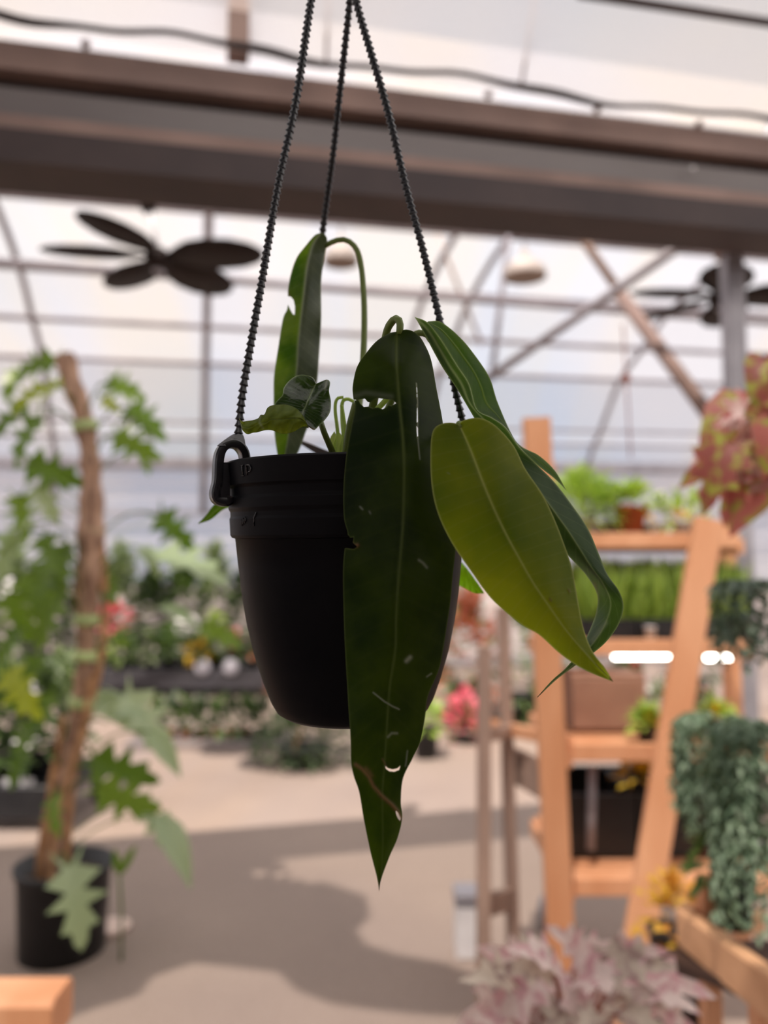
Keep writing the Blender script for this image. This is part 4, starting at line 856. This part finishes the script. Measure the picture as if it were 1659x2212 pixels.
# ------------------------------------------------------------------ far benches and floor plants
M_KERB = plain('grey_block', srgb(140, 130, 128), .9, srgb(118, 108, 106), 8)
def bench(x0, x1, ytop, ybot, Y, lab, mat=M_BLACK, depth=.7):
    A, B = P(x0, ytop, Y), P(x1, ytop, Y); zb = max(0, P(x0, ybot, Y).z); t = thing('plant_bench', ((A.x+B.x)/2, Y + depth/2, 0), lab, 'bench')
    MB().beam((A.x, Y + depth/2, A.z - .03), (B.x, Y + depth/2, A.z - .03), depth, .06, (0, 0, 1), .006).build('bench_top', mat, t)
    MB().beam((A.x, Y + .01, (A.z + zb) / 2 - .02), (B.x, Y + .01, (A.z + zb) / 2 - .02), .03, A.z - zb, (0, 0, 1)).build('front_panel', mat, t)
    for fx in (A.x + .06, B.x - .06):
        MB().beam((fx, Y + depth - .08, 0), (fx, Y + depth - .08, A.z - .05), .06, .06, (0, 1, 0)).build('leg', mat, t)
    return A.z
zb = bench(150, 640, 1447, 1484, 9.2, 'long low black bench of flowers near the back wall, left', plain('bench_black', srgb(62, 60, 66), .7, srgb(50, 48, 52)), .75)
labs = ['leftmost', 'second', 'third', 'fourth', 'fifth', 'sixth', 'seventh', 'eighth', 'ninth', 'tenth', 'eleventh', 'twelfth']
# tall shrubs in a row along the wall
xs = [-50, 30, 110, 190, 265, 335, 400, 465, 530, 600, 700, 800]
for i, x in enumerate(xs):
    kx = (x - CX) / F; Y = 10.72 / (CS - kx * SN); c = on(x, Y, 0); hh = 1.75 + .2 * math.sin(i * 2.1); m = (G_MID, G_PALE, G_DARK)[i % 3]
    plant('leafy_shrub', c, 'tall leafy shrub by the back wall, %s from the left' % labs[i], 'shrub', 'leafy shrubs along the back wall', .18, .3, M_BLACK, [('foliage', m, dict(rx=.3, ry=.24, rz=hh - .8, n=760, L=.15, W=.075, seed=100 + i, off=(0, 0, .7), hemi=False, lift=.4))])
# bench flowers: (x, y of the bloom, colour, size)
fl = [(250, 1335, G_PINK, 'large pink flowers on the far bench beside the climber pole', .19, 110), (410, 1360, G_WHT, 'round white flower head on the far bench', .15, 160), (432, 1408, G_YEL, 'yellow and orange flowers below the white flower head', .17, 90), (503, 1385, G_PINK, 'small pink flowers close to the black pot edge', .1, 26), (330, 1400, G_PALE, 'pale green bench plant between pink and yellow flowers', .18, 50), (268, 1410, G_LIGHT, 'light green bench plant below the large pink flowers', .18, 40), (550, 1400, G_RED, 'rust-leaved plant partly behind the hanging pot', .16, 40), (370, 1375, G_MID, 'mid-green bench plant left of the white flower', .18, 50), (470, 1350, G_LIGHT, 'light green bench plant above the yellow flowers', .18, 40)]
for i, (x, y, mat, lab, s, n) in enumerate(fl):
    Y = 9.36 if y > 1370 else 9.6; top = P(x, y, Y).z; c = on(x, Y, zb + .001)
    plant('bench_plant', c, lab, 'flowers' if mat in (G_PINK, G_WHT, G_YEL) else 'potted plant', None, .09, .14, M_BLACK, [('bloom', mat, dict(rx=s, ry=s, rz=s*.9, n=n, L=.08, W=.07, kind='round', seed=200+i, off=(0, 0, top - zb), hemi=False)), ('foliage', G_MID if i % 2 else G_DARK, dict(rx=.2, ry=.2, rz=.22, n=90, L=.12, W=.05, seed=230+i, off=(0, 0, .18)))])
for x, lab in ((437, 'round white plant label left one on the far bench edge'), (498, 'round white plant label right one on the far bench edge')):
    c = P(x, 1441, 9.17); mb = MB(); mb.lathe([(.0005, -.008), (.085, -.008), (.095, 0), (.085, .008), (.0005, .008)], 20, Matrix.Translation(c) @ Matrix.Rotation(math.pi/2, 4, 'X')); tag(mb.build('white_label', plain('shaded_white', srgb(176, 174, 184))), lab, 'label', 'round white labels on the far bench')  # white greyed down: shade on the labels put into colour
# low kerbed bed with a row of small plants
z_ = bench(270, 620, 1606, 1640, 6.6, 'low grey block bed holding a row of small green plants', M_KERB, .5)
for i in range(8):
    x = 345 + i * 32; c = on(x, 6.85, z_ + .001)
    plant('small_plant', c, 'small upright green plant in the low bed, %s from the left' % labs[i], 'potted plant', 'small plants in the low bed', .045, .07, M_TERRA, [('foliage', (G_MID, G_DARK)[i % 2], dict(rx=.1, ry=.1, rz=.22, n=60, L=.13, W=.035, seed=300+i, kind='narrow', lift=1.))])
c = Fl(655, 1655); t = plant('floor_shrub', c, 'low dense shrub on the floor under the hanging pot', 'shrub', None, .2, .15, M_BLACK, [('foliage', G_DARK, dict(rx=.42, ry=.3, rz=.34, n=900, L=.06, W=.03, seed=400, off=(0, 0, .12)))])
tag(MB().tube([Fl(622, 1662), P(655, 1560, Fl(622, 1662).y + .25)], .014, 6).build('wooden_stake', M_VINE), 'thin pale stake leaning against the low dense shrub', 'stake')
c = Fl(620, 1600) + Vector((0, .9, 0)); plant('floor_shrub', c, 'rusty red plant behind the low dense shrub', 'shrub', None, .14, .2, M_BLACK, [('foliage', G_RED, dict(rx=.35, ry=.2, rz=.22, n=200, L=.08, W=.04, seed=401, off=(0, 0, .25)))])
c = Fl(920, 1636); plant('floor_pot', c, 'green plant in a black pot on the floor right of the long leaf', 'potted plant', None, .11, .24, M_BLACK, [('foliage', G_LIGHT, dict(rx=.14, ry=.14, rz=.2, n=110, L=.09, W=.045, seed=402))])
for i, (x, Y, m, lab) in enumerate(((1005, 7.5, G_RED, 'rust and pink shrub seen past the right side of the pot'), (1000, 8.3, G_MID, 'green shrub behind the rust and pink one'), (1120, 7.8, G_MID, 'green shrub behind the weathered stand'), (1300, 8.8, G_DARK, 'dark shrub behind the timber shelf'), (1480, 8.8, G_DARK, 'dark shrub behind the slanting leg'), (930, 10.2, G_MID, 'shrub against the back wall behind the pot'), (1180, 10.2, G_PALE, 'pale shrub against the back wall behind the shelf leg'))):
    plant('garden_shrub', on(x, Y, 0), lab, 'shrub', None, .16, .28, M_BLACK, [('foliage', m, dict(rx=.32, ry=.3, rz=.75, n=330, L=.13, W=.06, seed=500+i, off=(0, 0, .55), hemi=False))])
flw(1000, 6.9, 0, G_PINK, 'pink flowered pot low beside the weathered stand', 510, 70, .16, G_MID, .4, .12, .08)
# left middle bench with dense greens and labels
z5 = bench(-120, 150, 1700, 1760, 4.6, 'black bench of dense green plants at the left edge', M_BLACK, .7)
BP = []
for i, (x, Y, m, lab) in enumerate(((-40, 4.8, G_MID, 'green plant on the left bench, nearest the picture edge'), (30, 4.75, G_MID, 'dense green plant with a white flower on the left bench'), (95, 4.8, G_DARK, 'dark green plant on the left bench beside the climber'), (140, 5.1, G_PALE, 'pale green plant behind the climber pole'))):
    BP += [0]; BP[-1] = plant('bench_plant', on(x, Y, z5 + .001), lab, 'potted plant', None, .08, .14, M_BLACK, [('foliage', m, dict(rx=.2, ry=.18, rz=.46, n=260, L=.1, W=.055, seed=600+i, off=(0, 0, .22)))])
for x, y, Yb in ((58, 1600, 1), (66, 1490, 1), (14, 1268, 0)):
    mb = MB(); pp = P(x, y, 4.6); clump(mb, pp, .035, .03, .035, 16, .05, .04, 'round', seed=int(y), hemi=False); par = BP[Yb]; fo = mb.build('flower', G_WHT, par); fo['label'] = 'white flower'
    MB().tube([pp, Vector((par.location.x, par.location.y, z5 + .2))], .004, 5).build('stem', G_PH, par)
for x, lab in ((15, 'white plant tag on the left bench edge, left one'), (58, 'white plant tag on the left bench edge, right one')):
    mb = MB(); pp = P(x, 1700, 4.635); mb.box((pp.x, pp.y, z5 + .021), .07, .02, .04); tag(mb.build('plant_tag', M_WHITE), lab, 'label', 'white tags on the left bench edge')
# ------------------------------------------------------------------ sun, sky, added shade sheets
SUN_EL, SUN_AZ = math.radians(62), math.radians(200)        # azimuth of the sun seen from the camera, 0 = ahead
sunv = Vector((math.sin(SUN_AZ) * math.cos(SUN_EL), math.cos(SUN_AZ) * math.cos(SUN_EL), math.sin(SUN_EL)))
L = bpy.data.lights.new('sun', 'SUN'); L.energy = SUN_E; L.angle = math.radians(.6); L.color = (1, .91, .81)
lo = bpy.data.objects.new('sun', L); COL.objects.link(lo); lo.rotation_euler = sunv.to_track_quat('Z', 'Y').to_euler(); lo.location = sunv * 12
w = bpy.data.worlds.new('sky'); SC.world = w; w.use_nodes = True; nt = w.node_tree; nt.nodes.clear()
out = nt.nodes.new('ShaderNodeOutputWorld'); bg = nt.nodes.new('ShaderNodeBackground')
tc = nt.nodes.new('ShaderNodeTexCoord'); nz = nt.nodes.new('ShaderNodeTexNoise'); nz.inputs['Scale'].default_value = 2.2; nz.inputs['Detail'].default_value = 3
nt.links.new(tc.outputs['Generated'], nz.inputs['Vector'])
nt.links.new(mixc(nt, maprange(nt, nz.outputs[0], .42, .58), (.62, .78, 1, 1), (1, .94, .97, 1)), bg.inputs[0]); bg.inputs[1].default_value = SKY_E
nt.links.new(bg.outputs[0], out.inputs[0])
# added sheets above the camera, outside the view: their edges make the floor's shade
BLOCKER_Z = 4.1
M_BLOCKER = plain('shade_blocker', srgb(60, 62, 60), .9)
def blocker(pix, label):  # sheet cut so its shadow falls on the given floor outline
    vs = []
    for q in pix:
        f = Fl(*q[:2]) if len(q) == 2 else Vector((q[0], q[1], 0)); vs.append(f + sunv * (BLOCKER_Z / sunv.z))
    mb = MB(); n = len(vs); mb.add(vs + [v + Vector((0, 0, .004)) for v in vs], [list(range(n))[::-1], list(range(n, 2*n))] + [[i, (i+1) % n, n+(i+1) % n, n+i] for i in range(n)], False)
    tag(mb.build('shade_blocker', M_BLOCKER), label, 'shade cloth')
blocker([(-900, 1960), (0, 1890), (240, 1890), (330, 1850), (400, 1806), (560, 1800), (640, 1804), (540, 1890), (560, 1915), (700, 1905), (790, 1935), (800, 1980), (770, 2010), (790, 2040), (850, 2060), (960, 2080), (1040, 2110), (1060, 2200), (880, 2190), (720, 2170), (640, 2140), (600, 2100), (420, 2080), (330, 2110), (300, 2150), (200, 2180), (-100, 2300), (-900, 2400)], 'unseen dark sheet added under the roof to shade the aisle floor')
f = [(-9, -3.6, 0), (8, .1, 0), (8, 1.0, 0), (4.5, 1.2, 0), (2.6, 1.9, 0), (1.2, 1.75, 0), (.5, 2.0, 0), (-.6, 1.9, 0), (-2, 1.7, 0), (-5.5, 1.8, 0), (-9, 1.8, 0)]  # outline of the sheet added to dim the camera side
blocker(f, 'unseen dark sheet added under the roof to shade the foreground')
mb = MB(); q_ = [S(-6.5, 2.38, 4.1), S(9.5, 2.38, 4.1), S(9.5, 2.74, 4.1), S(-6.5, 2.74, 4.1)]  # strip added to keep direct sun off the gutter beam
mb.add(q_ + [v + Vector((0, 0, .004)) for v in q_], [[3, 2, 1, 0], [4, 5, 6, 7], [0, 1, 5, 4], [1, 2, 6, 5], [2, 3, 7, 6], [3, 0, 4, 7]], False)
tag(mb.build('shade_blocker', M_BLOCKER), 'unseen narrow strip added to keep sun off the gutter beam', 'shade cloth')
# ------------------------------------------------------------------ camera
cd = bpy.data.cameras.new('camera'); cam = bpy.data.objects.new('camera', cd); COL.objects.link(cam)
cam.location = (0, 0, EYE); cam.rotation_euler = (math.pi/2 + PITCH, 0, 0)
cd.sensor_fit = 'VERTICAL'; cd.sensor_height = 36; cd.sensor_width = 27; cd.lens = 36 * F / 2212
cd.clip_start = .02; cd.clip_end = 200
cd.dof.use_dof = True; cd.dof.focus_distance = .445; cd.dof.aperture_fstop = cd.lens / 7.6
SC.camera = cam
vs = SC.view_settings; vs.view_transform = 'Standard'; vs.look = 'None'; vs.gamma = 1; vs.use_curve_mapping = False; vs.exposure = EXPO
SC.cycles.use_denoising = True; SC.cycles.max_bounces = 8; SC.cycles.diffuse_bounces = 4; SC.cycles.transparent_max_bounces = 12; SC.cycles.sample_clamp_indirect = 6
